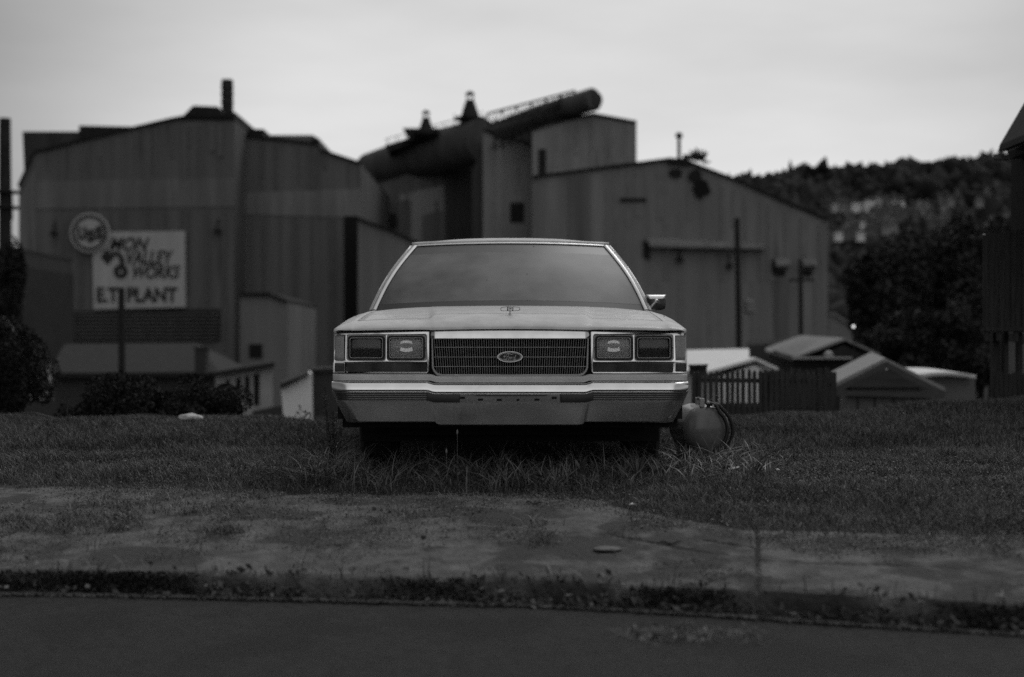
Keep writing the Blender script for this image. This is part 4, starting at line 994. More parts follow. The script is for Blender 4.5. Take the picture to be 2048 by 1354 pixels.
for py in (176, 190, 206): c_ = P(454.5, py, YA+5); mb.tube([c_, c_+Vector((0, 0, .25))], .9, 16)
mb.build('chimney_bands', mat('stack_band', .06, .8, var=.3), A_)
slab([(45, 263), (352, 263), (352, 330), (50, 380)], YA+25, 40, 'rear_monitor', mat('monitor_cladding', .05, .8, var=.3, scale=.5, stretch=(1,1,.1)), A_)
slab([(158, 251), (527, 258), (527, 275), (158, 275)], YA+12, 20, 'roof_monitor', M_rd, A_)
def wall_lamp(px, py, Y, par, r=.45):
    c_ = P(px, py, Y); MB().tube([c_+Vector((0, 0, 1.6)), c_+Vector((0, -.6, 1.2)), c_+Vector((0, -.8, .4))], .12, 6).lathe([(.12, .5), (r, 0), (r*.9, -.35), (.05, -.4)], c_+Vector((0, -.8, 0)), n=12).build('wall_lamp', M_steel, par, smooth=40)
wall_lamp(111, 466, YA, A_, .5); wall_lamp(437, 462, YA, A_, .6)
# second wall to its right
topB = [(471, 272), (637, 290), (643, 303), (722, 329)]
B_ = hall('mill_building', topB, YA+8, 60, M_w2, 'streaked mill hall between the left hall and the sloping duct')
slab([(473, 386), (722, 378), (722, 436), (473, 428)], YA+7.85, .12, 'cladding_band', wallmat('pale_cladding_band_2', .205, .3), B_)
ribs(B_, 476, 720, lambda px: np.interp(px, [476, 640, 720], [280, 305, 335]), 380, YA+8, 10, M_seam)
ribs(B_, 476, 690, 436, 740, YA+8, 9, M_seam, 'rust_streak')
slab([(527, 270), (625, 270), (638, 277), (640, 292), (527, 290)], YA+10, 35, 'roof_monitor', M_w5, B_)
slab([(622, 274), (637, 280), (645, 305), (630, 300)], YA+9.5, 8, 'monitor_end', M_rd, B_)
slab([(471, 258), (526, 259), (526, 273), (471, 273)], YA+9, 12, 'roof_vent', M_rd, B_)
wall_lamp(478, 484, YA+8, B_, .4)
slab([(688, 432), (716, 432), (716, 740), (688, 740)], YA+7.6, .3, 'dark_doorway', M_hole, B_)
# low gable building in front
C_ = hall('mill_building', [(716, 440), (775, 462), (845, 492), (950, 530)], 182, 25, M_w5, 'low sloping roofed mill shed left of the windshield')
D_ = hall('mill_building', [(480, 592), (540, 592), (575, 606)], 150, 22, M_w5, 'small cube shaped mill annex right of the louvred panel')
slab([(498, 688), (524, 688), (524, 716), (498, 716)], 149.8, .15, 'window', M_hole, D_)
# wall under the sloping duct
E_ = hall('mill_building', [(732, 372), (800, 352), (890, 322), (966, 300)], 250, 30, M_w2, 'dark mill wall beneath the big sloping duct')
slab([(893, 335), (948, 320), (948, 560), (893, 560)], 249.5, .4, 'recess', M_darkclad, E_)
irregular(775, 440, 16, 20, 249.3, 'recess', E_, M_rd, 9)
slab([(800, 390), (888, 370), (888, 560), (800, 560)], 249.4, .5, 'cladding_panel', M_w3, E_)
slab([(845, 430), (890, 420), (890, 500), (845, 500)], 249.1, .2, 'lower_panel', M_w2, E_)
ribs(E_, 740, 880, 400, 560, 249, 4, M_w1, 'column')
# sloping duct
dt = thing('sloping_duct', P(850, 330, 245), 'huge dark duct sloping up to the right over the mill', 'duct')
MB().tube([P(724, 352, 264), P(732, 348, 263), P(742, 344, 262), P(806, 324, 255), P(851, 309, 249), P(920, 292, 241), P(967, 281, 236)], [1.6, 2.8, 3.5, 3.7, 3.75, 3.75, 3.75], 28).build('duct_body', M_pipe, dt, smooth=40)
slab([(770, 290), (966, 233), (966, 242), (775, 303)], 244, 8, 'walkway_roof', M_steel, dt)
mb = MB()
for px in range(775, 965, 19):
    py = np.interp(px, [770, 966], [292, 236]); a = P(px, py, 240); mb.bar(a, a+Vector((0, 0, 1.1)), .12)
mb.bar(P(770, 285, 240)+Vector((0,0,.5)), P(966, 229, 240)+Vector((0,0,.5)), .12)
mb.build('walkway_rail', M_steel, dt)
# tall block between duct and tower
G_ = hall('mill_building', [(966, 262), (1064, 292)], 224, 24, M_w3, 'plain tall mill block between the duct and the tower')
slab([(1020, 405), (1048, 405), (1048, 445), (1020, 445)], 223.8, .2, 'window', M_rd, G_)
ribs(G_, 970, 1060, 292, 560, 224, 6, M_seam3)
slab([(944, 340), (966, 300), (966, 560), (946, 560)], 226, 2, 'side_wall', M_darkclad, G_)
# tower
H_ = hall('mill_building', [(1065, 262), (1100, 250), (1186, 231), (1273, 247)], 214, 28, M_w3, 'highest pale mill tower block with a flat sloping top')
slab([(1077, 298), (1092, 298), (1092, 352), (1077, 352)], 213.8, .2, 'doorway', M_rd, H_)
ribs(H_, 1105, 1270, lambda px: 245, 345, 214, 12, M_seam3)
ribs(H_, 1068, 1130, 360, 560, 214, 4, M_seam3, 'rust_streak')
# big pipe over the tower
pp = thing('roof_pipe', P(1100, 235, 214), 'big round pipe running up over the tower, its open end cap to the sky', 'pipe')
MB().tube([P(985, 268, 226), P(1080, 232, 219), P(1140, 213, 215), P(1186, 199, 211)], 1.75, 22).build('pipe_body', M_pipe, pp, smooth=40)
e0 = P(1186, 200, 210.6)
MB().lathe([(.05, -.5), (1.0, -.48), (1.35, -.40), (1.42, 0), (1.42, .5)], e0+Vector((0, 0, 0)), axis='Y', n=24).build('pipe_end', mat('pipe_end', .045, .7, var=.2), pp, smooth=40)
MB().tube([P(1135, 212, 213), P(1184, 199, 210.2)], 1.5, 20).build('pipe_collar', M_pipe, pp, smooth=40)
mb = MB(); n = 12
for k in range(n+1):
    px = 975 + (1150-975)*k/n; py = np.interp(px, [975, 1150], [250, 204]); a = P(px, py, 214); hgt = 1.7
    mb.bar(a, a+Vector((0, 0, hgt)), .16)
    if k < n:
        px2 = 975 + (1150-975)*(k+1)/n; b = P(px2, np.interp(px2, [975, 1150], [250, 204]), 214)
        mb.bar(a+Vector((0,0,hgt)), b+Vector((0,0,hgt)), .28); mb.bar(a if k % 2 else a+Vector((0,0,hgt)), b+Vector((0,0,hgt)) if k % 2 else b, .16); mb.bar(a, b, .3)
mb.build('truss_walkway', M_steel, pp)
mb = MB()
for px in range(990, 1070, 14):
    a = P(px, np.interp(px, [985, 1080], [262, 236]), 218); mb.bar(a+Vector((0, 0, -3.2)), a, .35); mb.bar(a+Vector((-.9, 0, -3.2)), a+Vector((.9, 0, -.3)), .2)
mb.build('pipe_trestle', M_steel, pp)
slab([(966, 262), (1070, 236), (1070, 305), (966, 290)], 232, 1, 'trestle_screen', M_pipe, pp)
# cowled vents on the duct
def vent(px, pyb, pyt, Y, wpx, label):
    a = P(px, pyb, Y); H = P(px, pyt, Y).z - a.z; w_ = wpx*Y/F
    t = thing('roof_vent', a, label, 'roof vent')
    MB().lathe([(w_*.66, 0), (w_*.64, .12*H), (w_*.48, .40*H), (w_*.30, .66*H), (w_*.26, .72*H)], a, n=18).build('vent_cone', M_steel, t, smooth=40)
    MB().lathe([(w_*.1, .07*H), (w_*1.05, .10*H), (w_*1.05, .16*H), (w_*.1, .18*H)], a, n=18).build('platform', M_steel, t)
    mb = MB()
    for dx in (-.2, .2): mb.bar(a+Vector((w_*dx, 0, .68*H)), a+Vector((w_*dx, 0, .93*H)), .22)
    for k in range(5): mb.bar(a+Vector((w_*(-1+.5*k), 0, .12*H)), a+Vector((w_*(-1+.5*k), 0, .30*H)), .12)
    mb.build('posts', M_steel, t)
    MB().lathe([(.05, 1.0*H), (w_*.2, .97*H), (w_*.32, .88*H), (w_*.1, .85*H)], a, n=14).build('cowl', M_steel, t, smooth=40)
vent(852, 275, 220, 240, 26, 'smaller left cowled vent on top of the duct')
vent(940, 246, 182, 238, 31, 'larger right cowled vent on top of the duct')
slab([(805, 256), (880, 256), (880, 275), (820, 280)], 241, 4, 'vent_base', M_steel, dt)
# right hall
topR = [(1065, 357), (1140, 347), (1340, 321), (1382, 329), (1470, 362), (1560, 402), (1655, 442)]
I_ = hall('mill_building', topR, 190, 70, M_w4, 'wide right mill hall with a low gable and small wall canopies')
slab([(1136, 352), (1180, 347), (1180, 560), (1136, 560)], 189.8, .15, 'downpipe_panel', M_w2, I_)
ribs(I_, 1185, 1650, lambda px: np.interp(px, [1185, 1340, 1655], [350, 330, 450]), 560, 190, 16, mat('streak_right', .207, .85, var=.15, scale=.5))
ribs(I_, 1185, 1650, 560, 690, 190, 9, mat('streak_right2', .21, .85, var=.15, scale=.5), 'rust_streak')
cn = P(1290, 476, 189); dn = P(1530, 490, 189)
MB().prism([P(1292, 474, 189.9), P(1530, 488, 189.9), P(1530, 492, 188), P(1300, 488, 188)], (0, 0, -.4)).build('canopy', M_hood, I_)
slab([(1286, 480), (1300, 490), (1300, 520), (1286, 512)], 189.6, .3, 'canopy_end', M_rd, I_)
slab([(1240, 396), (1292, 396), (1292, 403), (1240, 403)], 189.7, .2, 'wall_vent', M_rd, I_)
irregular(1352, 346, 14, 9, 189.6, 'soot_opening', I_, M_rd, 1); irregular(1403, 376, 17, 18, 189.6, 'soot_opening', I_, M_hole, 2); irregular(1390, 352, 14, 12, 189.5, 'soot_opening', I_, M_rd, 3)
slab([(1338, 316), (1376, 316), (1384, 330), (1334, 326)], 189.2, 12, 'ridge_vent', M_rd, I_)
a = P(1358, 318, 195); b = P(1358, 279, 195)
MB().tube([a, b], .25, 8).lathe([(.1, 0), (.5, .3), (.45, .8), (.1, 1.0)], b, n=10).build('ridge_lamp', M_steel, I_)
mb = MB()
for k in range(26):
    a = P(1372 + random.uniform(0, 38), 318 + random.uniform(-6, 6), 195); mb.bar(a, a+Vector((random.uniform(-1.2, 1.2), 0, random.uniform(-.6, 1.4))), random.uniform(.12, .4))
mb.bar(P(1366, 313, 195), P(1410, 312, 195), .5); mb.build('roof_machinery', M_steel, I_)
wall_lamp(1358, 519, 190, I_, .5); wall_lamp(1457, 532, 190, I_, .5)
for px in (1562, 1616):
    a = P(px, 527, 190); h_ = MB().add([a+Vector(v) for v in ((-.95,-.1,.75),(.95,-.1,.75),(.95,-1.9,-.15),(-.95,-1.9,-.15),(-.95,-.1,-.65),(.95,-.1,-.65),(.95,-1.9,-.45),(-.95,-1.9,-.45))], [(0,1,2,3),(4,7,6,5),(0,3,7,4),(1,5,6,2),(3,2,6,7),(0,4,5,1)]).build('vent_hood', M_hood, I_)
    slab([(px-18, 518), (px-10, 518), (px-10, 545), (px-18, 545)], 189.7, .2, 'hood_recess', M_hole, I_)
    slab([(px-14, 540), (px+10, 540), (px+6, 552), (px-14, 550)], 189.6, .2, 'under_hood_patch', M_rd, I_)  # darker patch below the hood
slab([(1545, 560), (1580, 560), (1576, 680), (1548, 680)], 189.8, .1, 'soot_streak', M_w2, I_)
# signs on the left hall
M_sign = mat('sign_white', .46, .7, var=.12, scale=.6, stretch=(1, 1, .2)); M_let = mat('sign_letters', .022, .7, var=.2)
YS = YA-1.0
def S_pt(px, py): p = P(px, py, YS); return (p.x, p.z)
sg_ = thing('square_sign', P(276, 620, YS), 'large white square sign with four lines of dark lettering and a pouring ladle', 'sign')
A = [(185, 464), (370, 462), (371.5, 614), (187, 619)]
MB().prism([P(x, y, YS) for x, y in A], (0, .3, 0)).build('sign_board', M_sign, sg_)
def sign_text(txt, x0, x1, pyb, h, shear, off, name='lettering'):
    """text fitted between pixel x0 and x1, baseline pyb, cap height h px"""
    sc = YS/F; size = h*sc/.70
    vs, fs = text_mesh(txt, 0, 0, 0, size, .12, shear, off*size)
    xs = [v[0] for v in vs]; w0 = max(xs)-min(xs); k = (x1-x0)*sc/w0; bx0, bz0 = S_pt(x0, pyb)
    MB().add([((v[0]-min(xs))*k + bx0, YS-.14+v[1], v[2]+bz0) for v in vs], fs).build(name, M_let, sg_)
sign_text('MON', 219, 299, 500, 25, .35, .022); sign_text('VALLEY', 253, 347, 528, 27, .22, .02); sign_text('WORKS', 266, 361, 556, 25, .25, .022); sign_text('E.T. PLANT', 194, 355, 603, 28, 0, .032)
def sp(pts, name, m=M_let, dy=-.15, th=.13): 
    A = [P(x, y, YS+dy) for x, y in pts]; MB().prism(A, (0, th, 0)).build(name, m, sg_)
sp([(201, 514), (213, 498), (228, 514), (215, 530)], 'ladle_drawing')
mb = MB()
pts = [(224, 508), (232, 506), (240, 510), (244, 520), (245, 532)]
for a, b in zip(pts[:-1], pts[1:]): mb.bar(P(*a, YS-.1), P(*b, YS-.1), .62, .1)
mb.build('pouring_stream', M_let, sg_)
ring_ = lambda r: [(S_pt(242, 543)[0]+r*math.cos(2*math.pi*k/28), S_pt(242, 543)[1]+r*math.sin(2*math.pi*k/28)) for k in range(28)]
vs, fs = curve_mesh([ring_(.98), ring_(.30)], YS-.15, .12); MB().add(vs, fs).build('mould_drawing', M_let, sg_)
rs = thing('round_sign', P(182, 505, YS-.5), 'round white company sign with black ring overlapping the square sign', 'sign')
cxr, czr = S_pt(182, 466)
rc = lambda r: [(cxr+r*math.cos(2*math.pi*k/40), czr+r*math.sin(2*math.pi*k/40)) for k in range(40)]
vs, fs = curve_mesh([rc(2.72)], YS-.5, .25); MB().add(vs, fs).build('sign_disc', M_sign, rs)
vs, fs = curve_mesh([rc(2.42), rc(2.02)], YS-.62, .1); MB().add(vs, fs).build('ring', M_let, rs)
for ch, x0, x1, pb, h in (('U', 158, 175, 478, 23), ('s', 176.5, 192, 483, 22), ('S', 193, 209, 478, 24)):
    sc = YS/F; vs, fs = text_mesh('S' if ch == 's' else ch, 0, 0, 0, h*sc/.7, .1, 0, .06*h*sc/.7)
    xs = [v[0] for v in vs]; k = (x1-x0)*sc/(max(xs)-min(xs)); q = S_pt(x0, pb)
    MB().add([((v[0]-min(xs))*k + q[0], YS-.64+v[1], v[2]+q[1]) for v in vs], fs).build('letter', M_let, rs)
# free-standing stack at the far left
lf = thing('smokestack', (P(11, 700, 130).x, 130, GZ0), 'tall thin dark smokestack at the left edge of the view', 'smokestack')
MB().tube([Vector((P(14, 500, 130).x, 130, GZ0)), P(10, 237, 130)], [.75, .52], 18).build('stack_shaft', M_steel, lf, smooth=40)
mb = MB()
for py in (386, 417): c_ = P(13, py, 130); mb.tube([c_, c_+Vector((0, 0, .18))], 1.15, 14); mb.bar(c_, P(38, py+1, 130), .15)
for px in (2, 24): mb.bar(P(px, 386, 129.2), P(px+1, 440, 129.2), .1)
mb.build('platform', M_steel, lf)
dk = hall('mill_building', [(-60, 540), (-20, 505), (40, 505), (46, 532)], 120, 14, M_rd, 'dark low mill structure at the foot of the smokestack')
# ------------------------------------------------------------------ utility poles
def pole(px0, py0, px1, Y, r, label, extra=None):
    top = P(px0, py0, Y); base = Vector((P(px1, 700, Y).x, Y, zg(top.x, Y)-.3))
    t = thing('utility_pole', base, label, 'utility pole', 'utility poles')
    MB().tube([base, top], [r*1.15, r*.85], 12).build('shaft', M_wood2, t, smooth=50)
    MB().lathe([(r*.85, 0), (r*.5, r*.3), (.01, r*.4)], top, n=12).build('pole_cap', M_wood2, t)
    if extra:
        for (px, py, kind) in extra:
            c_ = P(px, py, Y)
            if kind == 'arm': MB().bar(c_+Vector((-.8, 0, 0)), c_+Vector((.8, 0, 0)), .14).build('crossarm', M_wood2, t)
            else: MB().lathe([(.05, .9), (.32, .85), (.34, .1), (.2, 0)], c_+Vector((.35, -.1, -.5)), n=14).bar(c_, c_+Vector((.3, 0, 0)), .1).build('transformer', M_hood, t, smooth=40)
M_wood2 = mat('pole_wood', .022, .9, var=.3, scale=2, stretch=(1, 1, .1))
pole(243, 577, 249, 52, .14, 'thick wooden pole standing in front of the square sign')
pole(1474, 437, 1485, 90, .20, 'taller leaning wooden pole in front of the right mill hall', [(1487, 612, 'can'), (1478, 500, 'arm')])
pole(1601, 530, 1606, 90, .16, 'shorter pole below the right hand vent hood of the mill hall', [(1603, 560, 'arm')])
# ------------------------------------------------------------------ vegetation
M_fol = mat('bush_leaves', .024, .7, var=.5, scale=1.5, spec=.12); M_fol2 = mat('tree_leaves', .034, .7, var=.5, scale=.8, spec=.12)
M_fol3 = mat('far_forest_leaves', .030, .8, var=.7, scale=.02, spec=.1); M_bark = mat('bark', .03, .9, var=.3)
def crown_pts(c, rad, n, k, spread=.28, seed=0, shell=.6):
    rg = np.random.default_rng(seed)
    d = rg.normal(0, 1, (k, 3)); d /= np.linalg.norm(d, axis=1)[:, None]
    cc = np.array(c) + d*np.array(rad)*rg.uniform(shell, 1.0, k)[:, None]
    cc[:, 2] = np.maximum(cc[:, 2], c[2]-rad[2]*.75)
    i = rg.integers(0, k, n); size = rg.uniform(.6, 1.4, k)[i]
    e = rg.normal(0, 1, (n, 3)); e /= np.linalg.norm(e, axis=1)[:, None]
    return cc[i] + e*(np.array(rad)*spread*size[:, None])*rg.uniform(.5, 1, n)[:, None]**.5, cc
def leaf_mesh(name, Pts, S, m, parent, asp=1.6):
    off = Vector((0, 0, 0)); p = parent
    if p is not None: off = Vector(p.location)
    return leaves(name, Pts[:, 0]-off.x, Pts[:, 1]-off.y, Pts[:, 2]-off.z, S, m, asp, 1.0, parent=parent)
def tree(name, x, y, z0, h, rad, n, leaf, label, cat='tree', m=None, k=40, seed=1, trunk=.18, group=None, crown_c=None):
    t = thing(name, (x, y, z0), label, cat, group)
    c = crown_c or (x, y, z0+h-rad[2])
    pts, cc = crown_pts(c, rad, n, k, seed=seed)
    leaf_mesh('crown', pts, RNG.uniform(.6, 1.3, n)*leaf, m or M_fol2, t)
    mb = MB(); top = Vector((c[0], c[1], c[2]+rad[2]*.4)); b = Vector((x, y, z0))
    mb.tube([b, b.lerp(top, .3)+Vector((trunk*.4, 0, 0)), b.lerp(top, .65), top], [trunk, trunk*.8, trunk*.5, trunk*.15], 10)
    for q in cc[::max(1, k//12)]:
        f = random.uniform(.25, .6); s0 = b.lerp(top, f); mb.tube([s0, s0.lerp(Vector(q), .5)+Vector((0, 0, .1*h*.3)), Vector(q)], [trunk*.4, trunk*.22, trunk*.06], 6)
    mb.build('trunk', M_bark, t, smooth=60)
    return t
# left bush row beyond the crest
def bush(px0, px1, pyt, Y, dy, label, n, leaf, seed, pyb=862):
    a = P(px0, pyb, Y); b = P(px1, pyb, Y); top = P((px0+px1)/2, pyt, Y).z; z0 = zg((a.x+b.x)/2, Y)-.1
    xc = (a.x+b.x)/2; rad = ((b.x-a.x)/2*.86, dy, (top-z0)/2*.9)
    t = thing('bush', (xc, Y, z0), label, 'bush')
    pts, cc = crown_pts((xc, Y, (top+z0)/2), rad, n, 60, .34, seed, .3)
    leaf_mesh('foliage', pts, RNG.uniform(.6, 1.4, n)*leaf*.8, M_fol, t)
    mb = MB()
    for q in cc[::3]: mb.tube([(xc+(q[0]-xc)*.4, Y, z0), ((xc*.4+q[0]*.6), (Y+q[1])/2, (z0+q[2])/2), tuple(q)], [.012, .009, .003], 5)
    mb.build('stems', M_bark, t)
bush(150, 340, 745, 14.6, .7, 'dark left half of the low bush beyond the lawn crest', 24000, .03, 11)
bush(290, 495, 750, 14.9, .7, 'dark right half of the low bush below the house with windows', 24000, .03, 12)
bush(95, 200, 800, 15.5, .6, 'smallest low bush between the left tree and the bush row', 6000, .03, 13)
bush(575, 640, 815, 16, .3, 'thin pale shrub in front of the white garage wall', 900, .03, 14, 850)
tl = P(30, 740, 17)
tree('tree', tl.x-.15, 17, zg(tl.x, 17)-.2, 1, (.56, .6, .66), 22000, .026, 'dark small leaved tree at the left edge before the white house', seed=21, trunk=.06, crown_c=(tl.x-.16, 17, P(30, 738, 17).z))
tree('tree', P(30, 600, 70).x-1.5, 70, zg(-24, 70)-.5, 1, (.6, .8, 2.3), 3500, .15, 'tall dark tree in front of the mill structure at the left edge', seed=22, trunk=.3, crown_c=(P(22, 600, 70).x, 70, P(20, 575, 70).z))
# right tree mass behind the garage
for (px, py, Y, rx, rz_, n, lf_, lab, sd_) in (
    (1850, 600, 46, 2.3, 2.2, 17000, .13, 'largest dark round tree behind the gabled garage', 31),
    (1790, 640, 52, 1.25, 1.5, 8000, .13, 'dark tree left of the largest tree, over the dark gabled roof', 32),
    (1935, 560, 50, 1.6, 2.0, 12000, .13, 'tall dark tree right behind the boarded balcony', 33),
    (1960, 690, 40, 1.2, 1.3, 8000, .11, 'low dark tree beside the porch posts', 34),
    (1860, 690, 36, 1.5, .85, 9000, .10, 'low leafy tree just above the white flat shed roof', 35),
    (2060, 560, 55, 2.4, 2.6, 9000, .15, 'dark tree hidden partly by the balcony at the right edge', 36),
    (1745, 560, 75, 1.6, 1.6, 6000, .17, 'dim tree between the right hall and the big tree', 37)):
    c_ = P(px, py, Y); tree('tree', c_.x, Y, zg(c_.x, Y)-.3, 1, (rx, rx*.9, rz_), n, lf_, lab, seed=sd_, trunk=.22, crown_c=(c_.x, Y, c_.z), k=60)
# feathery sapling by the left end of the bumper
sp_ = P(668, 850, 8.35); sx, sy = sp_.x, 8.35; sz = zg(sx, sy)-.01
sap = thing('sapling', (sx, sy, sz), 'feathery dark sapling growing beside the left end of the bumper', 'sapling')
stems = MB(); lv_ = []
for k in range(9):
    a = random.uniform(-.6, .6); H = random.uniform(.22, .52); tip = Vector((sx + a*.11 - .005, sy + random.uniform(-.08, .1), sz + H))
    b = Vector((sx + a*.03, sy, sz)); mid = b.lerp(tip, .5) + Vector((a*.02, 0, .02)); stems.tube([b, mid, tip], [.003, .0022, .001], 5)
    for j in range(42):
        t_ = random.uniform(.3, 1); q = b.lerp(mid, t_*2) if t_ < .5 else mid.lerp(tip, t_*2-1); ang = random.uniform(0, 6.28)
        d = Vector((math.cos(ang), math.sin(ang)*.8, .45)).normalized(); L_ = random.uniform(.018, .045)*(1.25-t_*.5); w_ = d.cross(Vector((.3, 1, .2))).normalized()*.0028
        lv_.append((q, q+d*L_*.5+w_, q+d*L_, q+d*L_*.5-w_))
stems.build('stems', M_bark, sap); mb = MB()
for q in lv_: mb.add(q, [(0, 1, 2, 3)])
mb.build('leaves', M_grass2, sap)
# forest on the far hill
def blob_forest():
    bm = bmesh.new(); bmesh.ops.create_icosphere(bm, subdivisions=2, radius=1); bm.verts.ensure_lookup_table()
    bv = np.array([v.co[:] for v in bm.verts]); bf = np.array([[v.index for v in f.verts] for f in bm.faces]); bm.free()
    n = 9000; rg = np.random.default_rng(5)
    Y = rg.uniform(470, 1300, n*2); px = rg.uniform(1380, 2200, n*2); 
    X = (px-1024)/F*Y; Z = Zg(X, Y)
    keep = np.ones(len(Y), bool)
    pyv = HOR - (Z-CAMZ)/Y*F
    cl = ((px > 1672) & (pyv > 385) & (pyv < 515)); keep &= ~(cl & (rg.uniform(0, 1, len(Y)) < .88))
    X, Y, Z = X[keep][:n], Y[keep][:n], Z[keep][:n]
    # a dense ridge row
    Xr = (rg.uniform(1400, 2150, 500)-1024)/F*1245; Yr = rg.uniform(1225, 1255, 500); Zr_ = Zg(Xr, Yr)
    big = rg.uniform(0, 1, 500)**2
    X = np.concatenate([X, Xr]); Y = np.concatenate([Y, Yr]); Z = np.concatenate([Z, Zr_]); n = len(X)
    r = np.clip(5.0*np.exp(rg.normal(0, .3, n)), 3.2, 8.5); hgt = r*rg.uniform(1.0, 1.7, n); r[-500:] = 4+3*big; hgt[-500:] = 6 + 5*big
    V = np.empty((n, len(bv), 3)); 
    jit = np.clip(1 + .33*rg.normal(0, 1, (n, len(bv))), .3, 1.8)
    V[:, :, 0] = X[:, None] + bv[:, 0]*r[:, None]*jit; V[:, :, 1] = Y[:, None] + bv[:, 1]*r[:, None]*jit; V[:, :, 2] = (Z+hgt*.8)[:, None] + bv[:, 2]*hgt[:, None]*jit
    Ff = (bf[None] + (np.arange(n)*len(bv))[:, None, None]).reshape(-1, 3)
    fast_mesh('forest', V.reshape(-1, 3), [Ff], M_fol3, label='wooded slope of the far hill, trees reading as one mass', cat='forest', kind='stuff')
blob_forest()
# ------------------------------------------------------------------ houses on the far hillside
Mh = [mat('house_pale', .5, .8, var=.1, scale=.3), mat('house_grey', .27, .8, var=.1, scale=.3), mat('house_dim', .13, .8, var=.1, scale=.3)]
Mr = mat('house_roof', .10, .9, var=.2, scale=.3)
def far_house(px, py, Y, wd, m, label, gable=True):
    c_ = P(px, py, Y); y0 = Y; x, z = c_.x, max(zg(c_.x, Y), c_.z-wd*.5) 
    zz = c_.z - wd*.35
    t = thing('hillside_house', (x, Y, zz), label, 'house', 'houses on the far hillside')
    MB().box((x-wd/2, Y, zz-3), (x+wd/2, Y+wd*.9, zz+wd*.55)).build('wall', m, t)
    MB().prism([(x-wd*.56, Y-.3, zz+wd*.55), (x+wd*.56, Y-.3, zz+wd*.55), (x, Y-.3, zz+wd*.9)], (0, wd, 0)).build('roof', Mr, t)
    for dx in (-.22, .22): MB().box((x+wd*dx-.4, Y-.05, zz+wd*.15), (x+wd*dx+.4, Y-.005, zz+wd*.32)).build('window', M_hole, t)
rg = random.Random(4); houses = []
def yof(py): return float(np.interp(py, [385, 430, 480, 520], [1060, 900, 760, 660]))
for (x0, x1, y0, y1, n) in ((1672, 1760, 398, 440, 22), (1760, 1850, 394, 432, 22), (1700, 1790, 430, 462, 12), (1855, 1910, 385, 445, 16), (1910, 1985, 378, 402, 10), (1670, 1740, 448, 474, 6), (1860, 1960, 430, 462, 9), (1975, 2048, 415, 455, 14)):
    for k in range(n):
        px, py = rg.uniform(x0, x1), rg.uniform(y0, y1); mi = rg.choice([1, 1, 2, 2, 2, 0] if n > 6 else [1, 2, 2])
        far_house(px, py, yof(py), rg.uniform(3.4, 5.6), Mh[mi], ['small pale house among trees on the far hillside', 'small grey house among trees on the far hillside', 'small dim house among trees on the far hillside'][mi])
for (px, py, wd, lab) in ((1797, 408, 8.5, 'brightest wide white house high on the far hillside'), (1743, 407, 9, 'white house at the middle of the left hillside cluster'), (1713, 410, 6.5, 'white narrow house left of the middle of the hillside cluster'), (1722, 467, 4.2, 'lowest right bright white house on the hillside'), (1678, 467, 4.2, 'lowest left white house beside the mill wall edge'), (1721, 447, 5, 'small white house just above the lowest pair')):
    far_house(px, py, yof(py), wd, mat('house_white', .8, .7, var=.05), lab)
# far pale roof beside the mill
def box_house(name, label, front, Y, depth, hbot, m, roof=None, rm=None, cat='house'):
    """front: 4 pixel points (tl, tr, br, bl) at depth Y"""
    A = [P(x, y, Y) for x, y in front]; t = thing(name, (sum(a.x for a in A)/len(A), Y, min(a.z for a in A)), label, cat)
    MB().prism(A, (depth*(sum(a.x for a in A)/len(A))/Y, depth, 0)).build('wall', m, t); return t
M_white = mat('white_siding', .90, .6, var=.06, scale=4, stretch=(.2, .2, 4)); M_grey = mat('grey_siding', .20, .8, var=.15, scale=3, stretch=(.2, .2, 3)); M_shingle = mat('shingles', .13, .85, var=.25, scale=6)
M_darkwood = mat('dark_fence_wood', .046, .85, var=.45, scale=5, stretch=(6, 1, .5)); M_darkwall = mat('dark_siding', .055, .85, var=.25, scale=4, stretch=(.3, .3, 4)); M_shdark = mat('dark_shingles', .028, .9, var=.3, scale=4)
t = box_house('outbuilding', 'far pale roofed outbuilding at the right foot of the mill', [(1657, 630), (1668, 628), (1704, 652), (1704, 700), (1657, 700)], 140, 12, 0, M_grey, cat='outbuilding')
slab([(1657, 625), (1668, 624), (1708, 650), (1706, 654), (1667, 630), (1657, 631)], 139.7, 1, 'roof', M_grey, t)
# ---- right-hand yard
def gable_house(name, label, apex, el, er, Y, depth, shift, wallbot, wm, rm, trim=None, cat='house', ov=.12, rise=0):
    """gable facing the camera; shift = sideways drift of the ridge over its depth"""
    a, l, r = P(*apex, Y), P(*el, Y), P(*er, Y); z0 = P(apex[0], wallbot, Y).z; z0 = min(z0, zg(a.x, Y))-.2
    t = thing(name, (a.x, Y, z0), label, cat); off = Vector((shift, depth, rise)); i = ov*2
    MB().prism([(l.x+i, Y+.08, z0), (r.x-i, Y+.08, z0), (r.x-i, Y+.08, r.z-.06), (a.x, Y+.08, a.z-.10), (l.x+i, Y+.08, l.z-.06)], off*.98).build('wall', wm, t)
    up = Vector((0, 0, .06)); rf = MB()
    for p, q in ((l, a), (a, r)):
        rf.add([p, q, q+off, p+off, p+up, q+up, q+off+up, p+off+up], [(0,3,2,1),(4,5,6,7),(0,1,5,4),(1,2,6,5),(2,3,7,6),(3,0,4,7)])
    rf.build('roof', rm, t)
    if trim:
        mb = MB().bar(l+Vector((.02,-.02,-.05)), a+Vector((0,-.02,-.04)), .09, .04).bar(a+Vector((0,-.023,-.04)), r+Vector((-.02,-.023,-.05)), .09, .04).bar(l+Vector((.02,-.026,-.06)), r+Vector((-.02,-.026,-.06)), .08, .04)
        mb.build('gable_trim', trim, t)
    return t, a, l, r
